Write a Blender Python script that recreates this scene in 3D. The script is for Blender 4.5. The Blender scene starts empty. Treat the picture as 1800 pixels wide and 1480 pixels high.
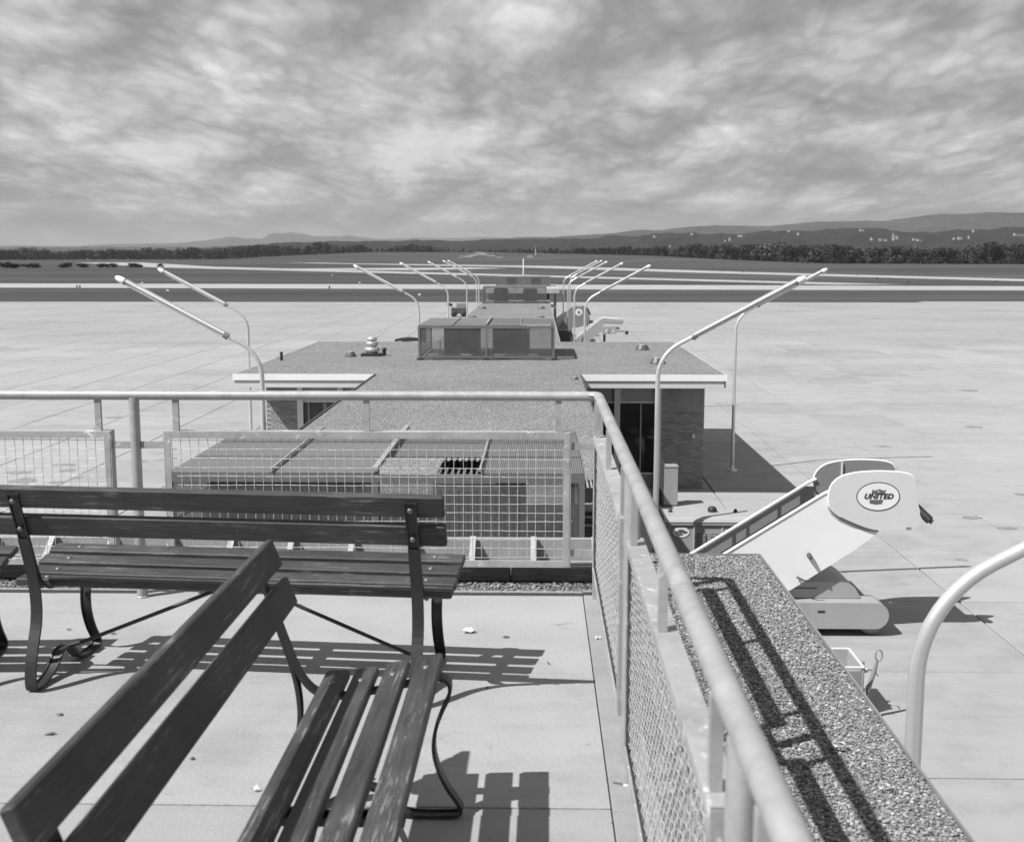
import bpy, math, random
from mathutils import Vector, Matrix, noise, Quaternion
R = random.Random(7)
rad = math.radians
SC = bpy.context.scene
COL = SC.collection
# ------------------------------------------------------------------ camera
cam = bpy.data.cameras.new('camera')
co = bpy.data.objects.new('camera', cam); COL.objects.link(co); SC.camera = co
co.location = (0, 0, 6.8)
co.rotation_euler = (rad(90 - 8.013), 0, rad(1.239))
cam.sensor_fit = 'HORIZONTAL'; cam.sensor_width = 36.0; cam.lens = 2060 / 1800 * 36.0
cam.clip_start = 0.05; cam.clip_end = 60000
cam.dof.use_dof = True; cam.dof.focus_distance = 9.0; cam.dof.aperture_fstop = 6.0
# ------------------------------------------------------------------ light
SUNV = Vector((.70, .43, -1.0)).normalized()
sun = bpy.data.lights.new('sun', 'SUN'); so = bpy.data.objects.new('sun', sun); COL.objects.link(so)
so.rotation_euler = SUNV.to_track_quat('-Z', 'Y').to_euler()
so.location = (-20, -10, 40)
sun.energy = 4.9; sun.angle = rad(0.53); sun.color = (1, 1, 1)
W = bpy.data.worlds.new('World'); SC.world = W; W.use_nodes = True
wn = W.node_tree.nodes; wl = W.node_tree.links; wn.clear()
def WN(t, **k):
    n = wn.new(t)
    for a, b in k.items(): setattr(n, a, b)
    return n
def wmath(op, a, b=None, c=None):
    n = WN('ShaderNodeMath', operation=op)
    for i, v in enumerate((a, b, c)):
        if v is None: continue
        if isinstance(v, (int, float)): n.inputs[i].default_value = v
        else: wl.new(v, n.inputs[i])
    return n.outputs[0]
def wramp(f, pts, interp='LINEAR'):
    n = WN('ShaderNodeValToRGB'); n.color_ramp.interpolation = interp
    el = n.color_ramp.elements
    el[0].position, el[0].color = pts[0][0], (pts[0][1],) * 3 + (1,)
    el[1].position, el[1].color = pts[-1][0], (pts[-1][1],) * 3 + (1,)
    for p, v in pts[1:-1]:
        e = el.new(p); e.color = (v, v, v, 1)
    wl.new(f, n.inputs[0]); return n.outputs[0]
def wnoise(vec, sc, det, rough, dist=0.0):
    n = WN('ShaderNodeTexNoise'); n.inputs['Scale'].default_value = sc; n.inputs['Detail'].default_value = det
    n.inputs['Roughness'].default_value = rough; n.inputs['Distortion'].default_value = dist
    wl.new(vec, n.inputs['Vector']); return n.outputs['Fac']
sky = WN('ShaderNodeTexSky', sky_type='NISHITA'); sky.sun_disc = False
sky.sun_elevation = math.asin(-SUNV.z); sky.sun_rotation = rad(238.4)
bw = WN('ShaderNodeRGBToBW'); wl.new(sky.outputs[0], bw.inputs[0])
tc = WN('ShaderNodeTexCoord'); sep = WN('ShaderNodeSeparateXYZ'); wl.new(tc.outputs['Generated'], sep.inputs[0])
X, Y, Z = sep.outputs
zz = wmath('ADD', wmath('MAXIMUM', Z, 0.0), 0.15)
comb = WN('ShaderNodeCombineXYZ')
wl.new(wmath('DIVIDE', X, zz), comb.inputs[0]); wl.new(wmath('DIVIDE', Y, zz), comb.inputs[1])
P1 = comb.outputs[0]
# cloud undersides seen on a flat layer, plus billowing heads kept at their own angular size
def wvec(op, a, b):
    n = WN('ShaderNodeVectorMath', operation=op); wl.new(a, n.inputs[0])
    if isinstance(b, tuple): n.inputs[1].default_value = b
    else: wl.new(b, n.inputs[1])
    return n.outputs[0]
def stretched(kz, ky=.6):
    c = WN('ShaderNodeCombineXYZ'); wl.new(X, c.inputs[0]); wl.new(wmath('MULTIPLY', Y, ky), c.inputs[1]); wl.new(wmath('MULTIPLY', Z, kz), c.inputs[2]); return c.outputs[0]
OFS = 8.2
P2 = wvec('ADD', stretched(1.3), (OFS, OFS, 0)); P3 = wvec('ADD', stretched(2.2), (OFS, 0, OFS))
LIT = (-.05, -.08, 0.0)                              # towards the light, for the bright upper edges of each heap
def heaps(P, sc):
    """billowing heap height: creased, rounded swellings in four octaves"""
    n = WN('ShaderNodeTexNoise'); n.inputs['Scale'].default_value = sc * .9; n.inputs['Detail'].default_value = 6; n.inputs['Roughness'].default_value = .5
    wl.new(P, n.inputs['Vector'])
    w = WN('ShaderNodeVectorMath', operation='MULTIPLY_ADD'); wl.new(n.outputs['Color'], w.inputs[0]); w.inputs[1].default_value = (.40 / sc,) * 3; wl.new(P, w.inputs[2])
    tot = None
    for k, (f, a) in enumerate(((1, .44), (2.1, .27), (4.6, .18), (9.7, .11))):
        v = wmath('MULTIPLY', wmath('ABSOLUTE', wmath('SUBTRACT', wnoise(w.outputs[0], sc * f, 0, .5), .5)), a * 4)
        tot = v if tot is None else wmath('ADD', tot, v)
    return tot
def relief(P, sc, off):
    a = heaps(P, sc); b = heaps(wvec('ADD', P, tuple(v * off for v in LIT)), sc)
    return a, wmath('SUBTRACT', a, b)
big = wnoise(P1, 1.7, 6, 0.50, 0.2)
c4 = WN('ShaderNodeCombineXYZ'); wl.new(wmath('DIVIDE', X, zz), c4.inputs[0]); wl.new(wmath('MULTIPLY', wmath('DIVIDE', Y, zz), .48), c4.inputs[1])
P4 = wvec('ADD', c4.outputs[0], (OFS, OFS, 0))
mid = wnoise(P4, 0.95, 8, 0.48, 0.1)
h1, r1 = relief(P4, 2.1, 1.0)
h2, r2 = relief(P4, 5.2, .45)
s = wmath('ADD', wmath('MULTIPLY', big, 0.26), wmath('ADD', wmath('MULTIPLY', mid, 0.56), wmath('MULTIPLY', h1, 0.22)))
base_c = wramp(s, [(0.40, 0.25), (0.46, 0.31), (0.50, 0.38), (0.54, 0.46), (0.58, 0.54), (0.65, 0.68)], 'EASE')
soft = wramp(s, [(0.46, 0.25), (0.60, 1.0)])
edge = wmath('ADD', wmath('MULTIPLY', r1, 0.22), wmath('MULTIPLY', r2, 0.12))
cloud = wmath('MAXIMUM', wmath('ADD', base_c, wmath('MULTIPLY', edge, soft)), 0.14)
# towards the horizon the layer thickens into an even grey
hz = wramp(Z, [(0.0, 0.75), (0.02, 0.42), (0.05, 0.16), (0.12, 0.0)], 'B_SPLINE')
mx = WN('ShaderNodeMixRGB'); wl.new(hz, mx.inputs[0]); wl.new(cloud, mx.inputs[1]); mx.inputs[2].default_value = (.34, .34, .34, 1)
# a little of the clear sky's own brightness shows through everywhere
skyv = wmath('MULTIPLY', bw.outputs[0], 0.9)
tot = wmath('ADD', wmath('MULTIPLY', mx.outputs[0], 6.5), wmath('MULTIPLY', skyv, 0.05))
cc = WN('ShaderNodeCombineXYZ')
for i in range(3): wl.new(tot, cc.inputs[i])
bg = WN('ShaderNodeBackground'); bg.inputs['Strength'].default_value = 0.10
wl.new(cc.outputs[0], bg.inputs['Color'])
wo = WN('ShaderNodeOutputWorld'); wl.new(bg.outputs[0], wo.inputs[0])
SC.view_settings.view_transform = 'Standard'; SC.view_settings.look = 'None'
SC.view_settings.exposure = 0.60; SC.view_settings.gamma = 1.0
# ------------------------------------------------------------------ materials
def new_mat(name):
    m = bpy.data.materials.new(name); m.use_nodes = True
    nt = m.node_tree; b = nt.nodes['Principled BSDF']
    return m, nt, b
class NT:
    def __init__(s, nt, coords='Object'):
        s.nt = nt; s.n = nt.nodes; s.l = nt.links
        s.tc = s.n.new('ShaderNodeTexCoord'); s.co = s.tc.outputs[coords]
    def mapping(s, scale=(1, 1, 1), rot=(0, 0, 0), src=None):
        m = s.n.new('ShaderNodeMapping'); m.inputs['Scale'].default_value = scale; m.inputs['Rotation'].default_value = rot
        s.l.new(src or s.co, m.inputs[0]); return m.outputs[0]
    def noise(s, vec, sc, det=4, rough=.55, dist=0):
        n = s.n.new('ShaderNodeTexNoise'); n.inputs['Scale'].default_value = sc; n.inputs['Detail'].default_value = det
        n.inputs['Roughness'].default_value = rough; n.inputs['Distortion'].default_value = dist
        s.l.new(vec, n.inputs['Vector']); return n.outputs['Fac']
    def voro(s, vec, sc, feature='F1', out='Distance', rnd=1):
        n = s.n.new('ShaderNodeTexVoronoi'); n.feature = feature; n.inputs['Scale'].default_value = sc; n.inputs['Randomness'].default_value = rnd
        s.l.new(vec, n.inputs['Vector']); return n.outputs[out]
    def ramp(s, f, pts, interp='LINEAR'):
        n = s.n.new('ShaderNodeValToRGB'); n.color_ramp.interpolation = interp
        el = n.color_ramp.elements
        g = lambda v: (v, v, v, 1)
        el[0].position, el[0].color = pts[0][0], g(pts[0][1]); el[1].position, el[1].color = pts[-1][0], g(pts[-1][1])
        for p, v in pts[1:-1]:
            e = el.new(p); e.color = g(v)
        s.l.new(f, n.inputs[0]); return n.outputs[0]
    def math(s, op, a, b=None, c=None):
        n = s.n.new('ShaderNodeMath'); n.operation = op
        for i, v in enumerate((a, b, c)):
            if v is None: continue
            if isinstance(v, (int, float)): n.inputs[i].default_value = v
            else: s.l.new(v, n.inputs[i])
        return n.outputs[0]
    def mix(s, f, a, b, mode='MIX'):
        n = s.n.new('ShaderNodeMixRGB'); n.blend_type = mode
        for i, v in zip((0, 1, 2), (f, a, b)):
            if isinstance(v, (int, float)): n.inputs[i].default_value = v if i == 0 else (v, v, v, 1)
            else: s.l.new(v, n.inputs[i])
        return n.outputs[0]
    def bump(s, h, strength=.5, dist=.01, b=None):
        n = s.n.new('ShaderNodeBump'); n.inputs['Strength'].default_value = strength; n.inputs['Distance'].default_value = dist
        s.l.new(h, n.inputs['Height']); s.l.new(n.outputs[0], b.inputs['Normal'])
def mat_plain(name, v, rough=.5, metal=0, var=.15, sc=3, spots=None, bump=0, spec=.5, fine=40):
    m, nt, b = new_mat(name); k = NT(nt)
    a = k.noise(k.co, sc, 6, .6); f = k.noise(k.co, fine, 3, .6)
    t = k.math('ADD', k.math('MULTIPLY', a, .7), k.math('MULTIPLY', f, .3))
    c = k.ramp(t, [(.3, v * (1 - var)), (.7, v * (1 + var))])
    if spots:
        sv, thr, ssc = spots
        n = k.noise(k.mapping((1, 1, 1)), ssc, 5, .7)
        c = k.mix(k.ramp(n, [(thr, 0), (thr + .04, 1)]), c, sv)
    k.l.new(c, b.inputs['Base Color'])
    b.inputs['Roughness'].default_value = rough; b.inputs['Metallic'].default_value = metal
    b.inputs['Specular IOR Level'].default_value = spec
    if bump: k.bump(f, bump, .005, b)
    return m
def mat_concrete(name, v, per=True, streak=True, sc=1.0, crack=True):
    m, nt, b = new_mat(name); k = NT(nt)
    geo = k.n.new('ShaderNodeNewGeometry'); pos = geo.outputs['Position']
    a = k.noise(pos, .09 * sc, 6, .6); c1 = k.noise(pos, 1.1 * sc, 6, .65); f = k.noise(pos, 30 * sc, 4, .65)
    st = k.noise(k.mapping((.25, 2.2, 1), src=pos), .8 * sc, 6, .7, .3)
    t = k.math('ADD', k.math('MULTIPLY', a, .35), k.math('ADD', k.math('MULTIPLY', c1, .3), k.math('ADD', k.math('MULTIPLY', f, .15), k.math('MULTIPLY', st, .2))))
    c = k.ramp(t, [(.34, v * .66), (.5, v), (.64, v * 1.13)])
    if per:
        oi = k.n.new('ShaderNodeObjectInfo')
        c = k.mix(1.0, c, k.ramp(oi.outputs['Random'], [(0, .90), (.10, .93), (.16, .96), (1, 1.04)]), 'MULTIPLY')
    # oil marks and dark scuffs
    sp = k.noise(k.mapping((.5, 1.6, 1), src=pos), 1.7 * sc, 5, .75)
    c = k.mix(k.ramp(sp, [(.64, 0), (.72, .6)]), c, v * .40)
    sp2 = k.noise(k.mapping((1, 1, 1), src=pos), 9 * sc, 3, .7)
    c = k.mix(k.ramp(sp2, [(.70, 0), (.74, .6)]), c, v * .35)
    k.l.new(c, b.inputs['Base Color']); b.inputs['Roughness'].default_value = .85; b.inputs['Specular IOR Level'].default_value = .25
    k.bump(k.math('ADD', f, c1), .35, .01, b)
    return m
def mat_gravel(name, v, scale, contrast=1.0, bump=.8, dist=.01, big=.5):
    m, nt, b = new_mat(name); k = NT(nt)
    geo = k.n.new('ShaderNodeNewGeometry'); pos = geo.outputs['Position']
    vd = k.voro(pos, scale); vc = k.voro(pos, scale, out='Color')
    bwn = k.n.new('ShaderNodeRGBToBW'); k.l.new(vc, bwn.inputs[0])
    f = k.noise(pos, scale * .45, 4, .7); a = k.noise(pos, big, 5, .6)
    t = k.math('ADD', k.math('MULTIPLY', bwn.outputs[0], .5), k.math('ADD', k.math('MULTIPLY', f, .3), k.math('MULTIPLY', a, .2)))
    c = k.ramp(t, [(.26, v * (1 - .62 * contrast)), (.45, v * .92), (.62, v * (1 + .45 * contrast)), (.78, v * (1 + 1.1 * contrast))])
    k.l.new(c, b.inputs['Base Color']); b.inputs['Roughness'].default_value = .9; b.inputs['Specular IOR Level'].default_value = .2
    k.bump(k.math('SUBTRACT', 1.0, vd), bump, dist, b)
    return m
def mat_wood(name, v, along='X', worn=.35):
    m, nt, b = new_mat(name); k = NT(nt)
    scv = {'X': (.6, 9, 9), 'Y': (9, .6, 9)}[along]
    oi = k.n.new('ShaderNodeObjectInfo')
    add = k.n.new('ShaderNodeVectorMath'); add.operation = 'ADD'
    k.l.new(k.co, add.inputs[0])
    cb = k.n.new('ShaderNodeCombineXYZ'); rr = k.math('MULTIPLY', oi.outputs['Random'], 31.0)
    for i in range(3): k.l.new(rr, cb.inputs[i])
    k.l.new(cb.outputs[0], add.inputs[1]); base = add.outputs[0]
    gr = k.noise(k.mapping(scv, src=base), 5, 8, .7, 1.2)
    bl = k.noise(base, 2.6, 4, .6)
    ch = k.noise(k.mapping(tuple(x * .6 for x in scv), src=base), 16, 6, .75, .2)
    t = k.math('ADD', k.math('MULTIPLY', gr, .6), k.math('MULTIPLY', bl, .4))
    c = k.ramp(t, [(.36, v * .5), (.48, v * .95), (.60, v * 1.5)])
    c = k.mix(k.ramp(k.math('MULTIPLY', ch, k.math('ADD', bl, .5)), [(.60, 0), (.68, worn)]), c, .26)
    k.l.new(c, b.inputs['Base Color'])
    k.l.new(k.ramp(gr, [(.3, .5), (.7, .7)]), b.inputs['Roughness']); b.inputs['Specular IOR Level'].default_value = .4
    k.bump(gr, .6, .006, b)
    return m
def mat_galv(name, v, white=.65, rough=.42, metal=.35, thr=.60):
    m, nt, b = new_mat(name); k = NT(nt)
    geo = k.n.new('ShaderNodeNewGeometry'); pos = geo.outputs['Position']
    a = k.noise(pos, 7, 6, .65, .4); f = k.noise(pos, 45, 5, .7); w = k.noise(k.mapping((1, 1, 1), src=pos), 13, 8, .75, .5)
    c = k.ramp(k.math('ADD', k.math('MULTIPLY', a, .65), k.math('MULTIPLY', f, .35)), [(.33, v * .80), (.5, v), (.66, v * 1.14)])
    c = k.mix(k.ramp(w, [(thr, 0), (thr + .07, .85)]), c, white)
    c = k.mix(k.ramp(k.noise(pos, 21, 6, .8), [(.66, 0), (.72, .5)]), c, v * .3)
    k.l.new(c, b.inputs['Base Color'])
    k.l.new(k.ramp(a, [(.3, rough - .1), (.7, rough + .2)]), b.inputs['Roughness'])
    b.inputs['Metallic'].default_value = metal
    k.bump(k.math('ADD', f, w), .3, .003, b)
    return m
def mat_grass(name, v):
    m, nt, b = new_mat(name); k = NT(nt)
    geo = k.n.new('ShaderNodeNewGeometry'); pos = geo.outputs['Position']
    a = k.noise(k.mapping((.15, 1, 1), src=pos), .02, 7, .65); f = k.noise(k.mapping((.08, 1.2, 1), src=pos), .25, 5, .7)
    l = k.noise(k.mapping((.3, 1, 1), src=pos), .0035, 5, .6)
    t = k.math('ADD', k.math('MULTIPLY', a, .4), k.math('ADD', k.math('MULTIPLY', f, .25), k.math('MULTIPLY', l, .35)))
    c = k.ramp(t, [(.38, v * .62), (.5, v), (.60, v * 1.65)])
    k.l.new(c, b.inputs['Base Color']); b.inputs['Roughness'].default_value = .95; b.inputs['Specular IOR Level'].default_value = .1
    return m
def mat_leaf(name, v, amt=.45):
    m, nt, b = new_mat(name); k = NT(nt)
    oi = k.n.new('ShaderNodeObjectInfo'); f = k.noise(k.co, .6, 3, .6)
    c = k.ramp(f, [(.3, v * (1 - amt)), (.7, v * (1 + amt))])
    c = k.mix(1.0, c, k.ramp(oi.outputs['Random'], [(0, .62), (.7, 1.05), (1, 1.75)]), 'MULTIPLY')
    k.l.new(c, b.inputs['Base Color']); b.inputs['Roughness'].default_value = .8; b.inputs['Specular IOR Level'].default_value = .15
    return m
def mat_mesh(name, v, scale, open_=.55, kind='diamond', rot=0):
    """woven / expanded metal: a real grid of strands, open in between"""
    m, nt, b = new_mat(name); k = NT(nt)
    sepn = k.n.new('ShaderNodeSeparateXYZ'); k.l.new(k.co, sepn.inputs[0])
    h = k.math('ADD', sepn.outputs[0], sepn.outputs[1]); z = sepn.outputs[2]
    p = k.math('ADD', k.math('MULTIPLY', h, 1.0), k.math('MULTIPLY', z, 1.7)); q = k.math('SUBTRACT', k.math('MULTIPLY', h, 1.0), k.math('MULTIPLY', z, 1.7))
    fa = k.math('ABSOLUTE', k.math('SUBTRACT', k.math('FRACT', k.math('MULTIPLY', p, scale)), .5))
    fb = k.math('ABSOLUTE', k.math('SUBTRACT', k.math('FRACT', k.math('MULTIPLY', q, scale)), .5))
    strand = k.math('GREATER_THAN', k.math('MAXIMUM', fa, fb), open_ / 2 + .0)
    k.l.new(strand, b.inputs['Alpha'])
    k.l.new(k.ramp(k.noise(k.co, 3, 4), [(.3, v * .85), (.7, v * 1.15)]), b.inputs['Base Color'])
    b.inputs['Roughness'].default_value = .6
    return m
M = {}
M['tarmac'] = mat_concrete('apron_concrete', .285)
M['taxi'] = mat_concrete('taxiway_concrete', .30, per=False, sc=.12)
M['deck'] = mat_concrete('deck_concrete', .285, sc=2.2)
M['curb'] = mat_concrete('curb_concrete', .27, sc=3)
M['grass'] = mat_grass('mown_grass', .054)
M['rough_grass'] = mat_grass('rough_grass', .055)
M['bare'] = mat_gravel('bare_earth', .17, .25, .6, .2, .1, .05)
M['roofgravel'] = mat_gravel('roof_gravel', .17, 34, .95, .9, .02)
M['bedgravel'] = mat_gravel('gravel_bed', .15, 85, 1.0, 1.0, .01)
M['galv'] = mat_galv('galvanised_pipe', .33, .55, .45, .25, .64)
M['galvflat'] = mat_galv('painted_angle_iron', .33, .7, .5, .2, .58)
M['wire'] = mat_plain('mesh_wire', .50, .45, .3, .2, 20)
M['wood'] = mat_wood('painted_bench_wood', .038, worn=.5)
M['iron'] = mat_plain('black_iron', .016, .5, 0, .4, 12, bump=.08)
M['bolt'] = mat_plain('bolt_steel', .16, .45, .4)
M['lamp'] = mat_plain('lamp_aluminium', .62, .32, .55, .08, 2)
M['tube'] = mat_plain('lamp_tube_acrylic', .62, .22, 0, .06, 3)
M['lampcap'] = mat_plain('lamp_cap_white', .80, .35, 0, .05)
M['clamp'] = mat_plain('lamp_clamp', .22, .5, .4)
M['white'] = mat_plain('white_paint', .72, .38, 0, .05, 1.2, spots=(.45, .72, 6))
M['offwhite'] = mat_plain('off_white_paint', .56, .45, 0, .06, 1.5)
M['grey'] = mat_plain('grey_paint', .30, .45, 0, .08, 2)
M['midgrey'] = mat_plain('mid_grey_paint', .20, .45, 0, .1, 2)
M['dark'] = mat_plain('dark_paint', .06, .5, 0, .25, 4)
M['black'] = mat_plain('black_rubber', .018, .6, 0, .3, 6)
M['ink'] = mat_plain('black_ink', .015, .5, 0, .1, 6)
M['inkgrey'] = mat_plain('emblem_grey', .11, .5, 0, .1, 6)
M['fascia'] = mat_plain('fascia_metal', .78, .45, .1, .06, .6)
M['fascia2'] = mat_plain('soffit_trim', .52, .5, 0, .06, .8)
M['brick'] = mat_plain('brick_clay', .25, .85, 0, .25, 2.5, bump=.3)
nt = M['brick'].node_tree
_b = nt.nodes['Principled BSDF']; _src = _b.inputs['Base Color'].links[0].from_socket
_oi = nt.nodes.new('ShaderNodeObjectInfo'); _mx = nt.nodes.new('ShaderNodeMixRGB'); _mx.blend_type = 'MULTIPLY'; _mx.inputs[0].default_value = 1
_rp = nt.nodes.new('ShaderNodeValToRGB'); _rp.color_ramp.elements[0].color = (.75, .75, .75, 1); _rp.color_ramp.elements[1].color = (1.2, 1.2, 1.2, 1)
nt.links.new(_oi.outputs['Random'], _rp.inputs[0]); nt.links.new(_src, _mx.inputs[1]); nt.links.new(_rp.outputs[0], _mx.inputs[2]); nt.links.new(_mx.outputs[0], _b.inputs['Base Color'])
M['mortar'] = mat_plain('mortar', .26, .9, 0, .15, 3)
M['mullion'] = mat_plain('mullion_white', .62, .45, .1, .05, 2)
M['glass'] = mat_plain('dark_glass', .02, .06, 0, .1, 1, spec=.6)
M['interior'] = mat_plain('interior_dark', .03, .8, 0, .2)
M['encl'] = mat_plain('enclosure_paint', .14, .5, .15, .12, 1.2, fine=12)
M['plate'] = mat_plain('enclosure_plate', .155, .5, .2, .10, .9, fine=9)
M['unit'] = mat_plain('condenser_paint', .11, .5, .1, .12, 2)
M['unitdark'] = mat_plain('condenser_dark', .055, .6, 0, .2, 3)
M['expmesh'] = mat_mesh('expanded_mesh', .12, 28, .80)
M['tim'] = mat_wood('creosoted_timber', .075, 'X', .8)
M['board'] = mat_galv('flashing_board', .26, .4, .6, .0, .66)
M['alu'] = mat_plain('spun_aluminium', .6, .35, .7, .1, 6)
M['leafdark'] = mat_leaf('tree_leaves', .024)
M['leafpale'] = mat_leaf('shrub_leaves', .050)
M['bark'] = mat_plain('bark', .08, .9, 0, .3, 2)
M['house'] = mat_plain('house_wall', .32, .7, 0, .1, .2)
M['roof'] = mat_plain('house_roof', .12, .8, 0, .2, .2)
M['paper'] = mat_plain('paper', .75, .7, 0, .1, 30)
M['leaflitter'] = mat_plain('dead_leaf', .08, .8, 0, .3, 30)
M['wall'] = mat_plain('building_wall', .28, .8, 0, .1, 1)
def mat_hill(name, v, sc):
    m, nt, b = new_mat(name); k = NT(nt)
    geo = k.n.new('ShaderNodeNewGeometry'); pos = geo.outputs['Position']
    a = k.noise(pos, sc, 7, .7); f = k.noise(pos, sc * 6, 4, .7)
    c = k.ramp(k.math('ADD', k.math('MULTIPLY', a, .6), k.math('MULTIPLY', f, .4)), [(.36, v * .6), (.5, v), (.64, v * 1.6)])
    k.l.new(c, b.inputs['Base Color']); b.inputs['Roughness'].default_value = .95; b.inputs['Specular IOR Level'].default_value = .05
    return m
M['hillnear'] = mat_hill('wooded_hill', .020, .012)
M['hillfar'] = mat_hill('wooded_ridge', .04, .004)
# ------------------------------------------------------------------ builders
class MB:
    def __init__(s): s.v = []; s.f = []; s.sm = []
    def add(s, vs, fs, smooth=False):
        o = len(s.v); s.v += [tuple(v) for v in vs]; s.f += [tuple(i + o for i in f) for f in fs]; s.sm += [smooth] * len(fs); return s
    def box(s, x0, x1, y0, y1, z0, z1):
        return s.add([(x0, y0, z0), (x1, y0, z0), (x1, y1, z0), (x0, y1, z0), (x0, y0, z1), (x1, y0, z1), (x1, y1, z1), (x0, y1, z1)],
                     [(0, 3, 2, 1), (4, 5, 6, 7), (0, 1, 5, 4), (1, 2, 6, 5), (2, 3, 7, 6), (3, 0, 4, 7)])
    def bbox(s, x0, x1, y0, y1, z0, z1, c=.004):
        """box with chamfered edges"""
        vs = []; 
        for z, i in ((z0, c), (z0 + c, 0), (z1 - c, 0), (z1, c)):
            j = i
            vs += [(x0 + c + 0 if j else x0, y0 + j + (0 if j else c), z)] if False else []
            a0, a1, b0, b1 = x0 + j, x1 - j, y0 + j, y1 - j
            vs += [(a0 + c, b0, z), (a1 - c, b0, z), (a1, b0 + c, z), (a1, b1 - c, z), (a1 - c, b1, z), (a0 + c, b1, z), (a0, b1 - c, z), (a0, b0 + c, z)]
        fs = [tuple(range(7, -1, -1)), tuple(range(24, 32))]
        for l in range(3):
            for i in range(8):
                j = (i + 1) % 8; fs.append((l * 8 + i, l * 8 + j, l * 8 + 8 + j, l * 8 + 8 + i))
        return s.add(vs, fs)
    def obox(s, c, ax, ay, az, hx, hy, hz):
        c, ax, ay, az = map(Vector, (c, ax, ay, az)); vs = []
        for k in (-1, 1):
            for a, b in ((-1, -1), (1, -1), (1, 1), (-1, 1)): vs.append(c + ax * hx * a + ay * hy * b + az * hz * k)
        return s.add(vs, [(0, 3, 2, 1), (4, 5, 6, 7), (0, 1, 5, 4), (1, 2, 6, 5), (2, 3, 7, 6), (3, 0, 4, 7)])
    def tube(s, pts, r, n=8, caps=True, smooth=True):
        pts = [Vector(p) for p in pts]; rs = r if isinstance(r, (list, tuple)) else [r] * len(pts)
        t0 = (pts[1] - pts[0]).normalized(); up = Vector((0, 0, 1)) if abs(t0.z) < .9 else Vector((1, 0, 0))
        a = t0.cross(up).normalized(); vs = []; prev = t0
        for i, p in enumerate(pts):
            t = (pts[min(i + 1, len(pts) - 1)] - pts[max(i - 1, 0)]).normalized()
            q = prev.rotation_difference(t); a = (q @ a).normalized(); prev = t; b = t.cross(a)
            for k in range(n):
                an = 2 * math.pi * k / n; vs.append(p + (a * math.cos(an) + b * math.sin(an)) * rs[i])
        fs = []
        for i in range(len(pts) - 1):
            for k in range(n):
                j = (k + 1) % n; fs.append((i * n + k, i * n + j, (i + 1) * n + j, (i + 1) * n + k))
        s.add(vs, fs, smooth)
        if caps:
            s.add(vs[:n], [tuple(range(n))]); s.add(vs[-n:], [tuple(range(n - 1, -1, -1))])
        return s
    def lathe(s, c, prof, n=16, axis=(0, 0, 1), smooth=True):
        c = Vector(c); ax = Vector(axis).normalized(); u = ax.orthogonal().normalized(); w = ax.cross(u); vs = []
        for r, h in prof:
            for k in range(n):
                an = 2 * math.pi * k / n; vs.append(c + ax * h + (u * math.cos(an) + w * math.sin(an)) * r)
        fs = []
        for i in range(len(prof) - 1):
            for k in range(n):
                j = (k + 1) % n; fs.append((i * n + k, i * n + j, (i + 1) * n + j, (i + 1) * n + k))
        s.add(vs, fs, smooth); s.add(vs[:n], [tuple(range(n))[::-1]]); s.add(vs[-n:], [tuple(range(n))]); return s
    def prism_y(s, poly, y0, y1):
        """closed XZ outline pulled along Y"""
        n = len(poly); vs = [(x, y0, z) for x, z in poly] + [(x, y1, z) for x, z in poly]
        fs = [tuple(range(n)), tuple(range(2 * n - 1, n - 1, -1))] + [(i, i + n, (i + 1) % n + n, (i + 1) % n) for i in range(n)]
        return s.add(vs, fs)
    def prism_x(s, poly, x0, x1):
        n = len(poly); vs = [(x0, y, z) for y, z in poly] + [(x1, y, z) for y, z in poly]
        fs = [tuple(range(n)), tuple(range(2 * n - 1, n - 1, -1))] + [(i, i + n, (i + 1) % n + n, (i + 1) % n) for i in range(n)]
        return s.add(vs, fs)
    def prism_z(s, poly, z0, z1):
        n = len(poly); vs = [(x, y, z0) for x, y in poly] + [(x, y, z1) for x, y in poly]
        fs = [tuple(range(n - 1, -1, -1)), tuple(range(n, 2 * n))] + [(i, (i + 1) % n, (i + 1) % n + n, i + n) for i in range(n)]
        return s.add(vs, fs)
    def mesh(s, name, mat):
        me = bpy.data.meshes.new(name); me.from_pydata(s.v, [], s.f)
        me.polygons.foreach_set('use_smooth', s.sm); me.materials.append(mat); me.validate(); me.update(); return me
    def build(s, name, mat, parent=None, **k):
        return link(name, s.mesh(name, mat), parent, **k)
def link(name, me, parent=None, loc=None, rz=None, label=None, cat=None, group=None, kind=None):
    o = bpy.data.objects.new(name, me); COL.objects.link(o)
    if parent is not None: o.parent = parent
    if loc: o.location = loc
    if rz is not None: o.rotation_euler = (0, 0, rz)
    if label: o['label'] = label
    if cat: o['category'] = cat
    if group: o['group'] = group
    if kind: o['kind'] = kind
    return o
def thing(name, label, cat, loc=(0, 0, 0), rz=0, group=None):
    return link(name, None, None, loc, rz, label, cat, group)
def copy_tree(o, parent=None, loc=None, rz=None, label=None):
    c = o.copy(); COL.objects.link(c); c.parent = parent
    if loc: c.location = loc
    if rz is not None: c.rotation_euler = (0, 0, rz)
    if label: c['label'] = label
    for ch in list(o.children): copy_tree(ch, c)
    return c
def fix_normals(me):
    import bmesh
    bm = bmesh.new(); bm.from_mesh(me); bmesh.ops.recalc_face_normals(bm, faces=bm.faces); bm.to_mesh(me); bm.free()
ZD = 5.045      # deck level
ZR = 3.55       # concourse roof level
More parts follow.
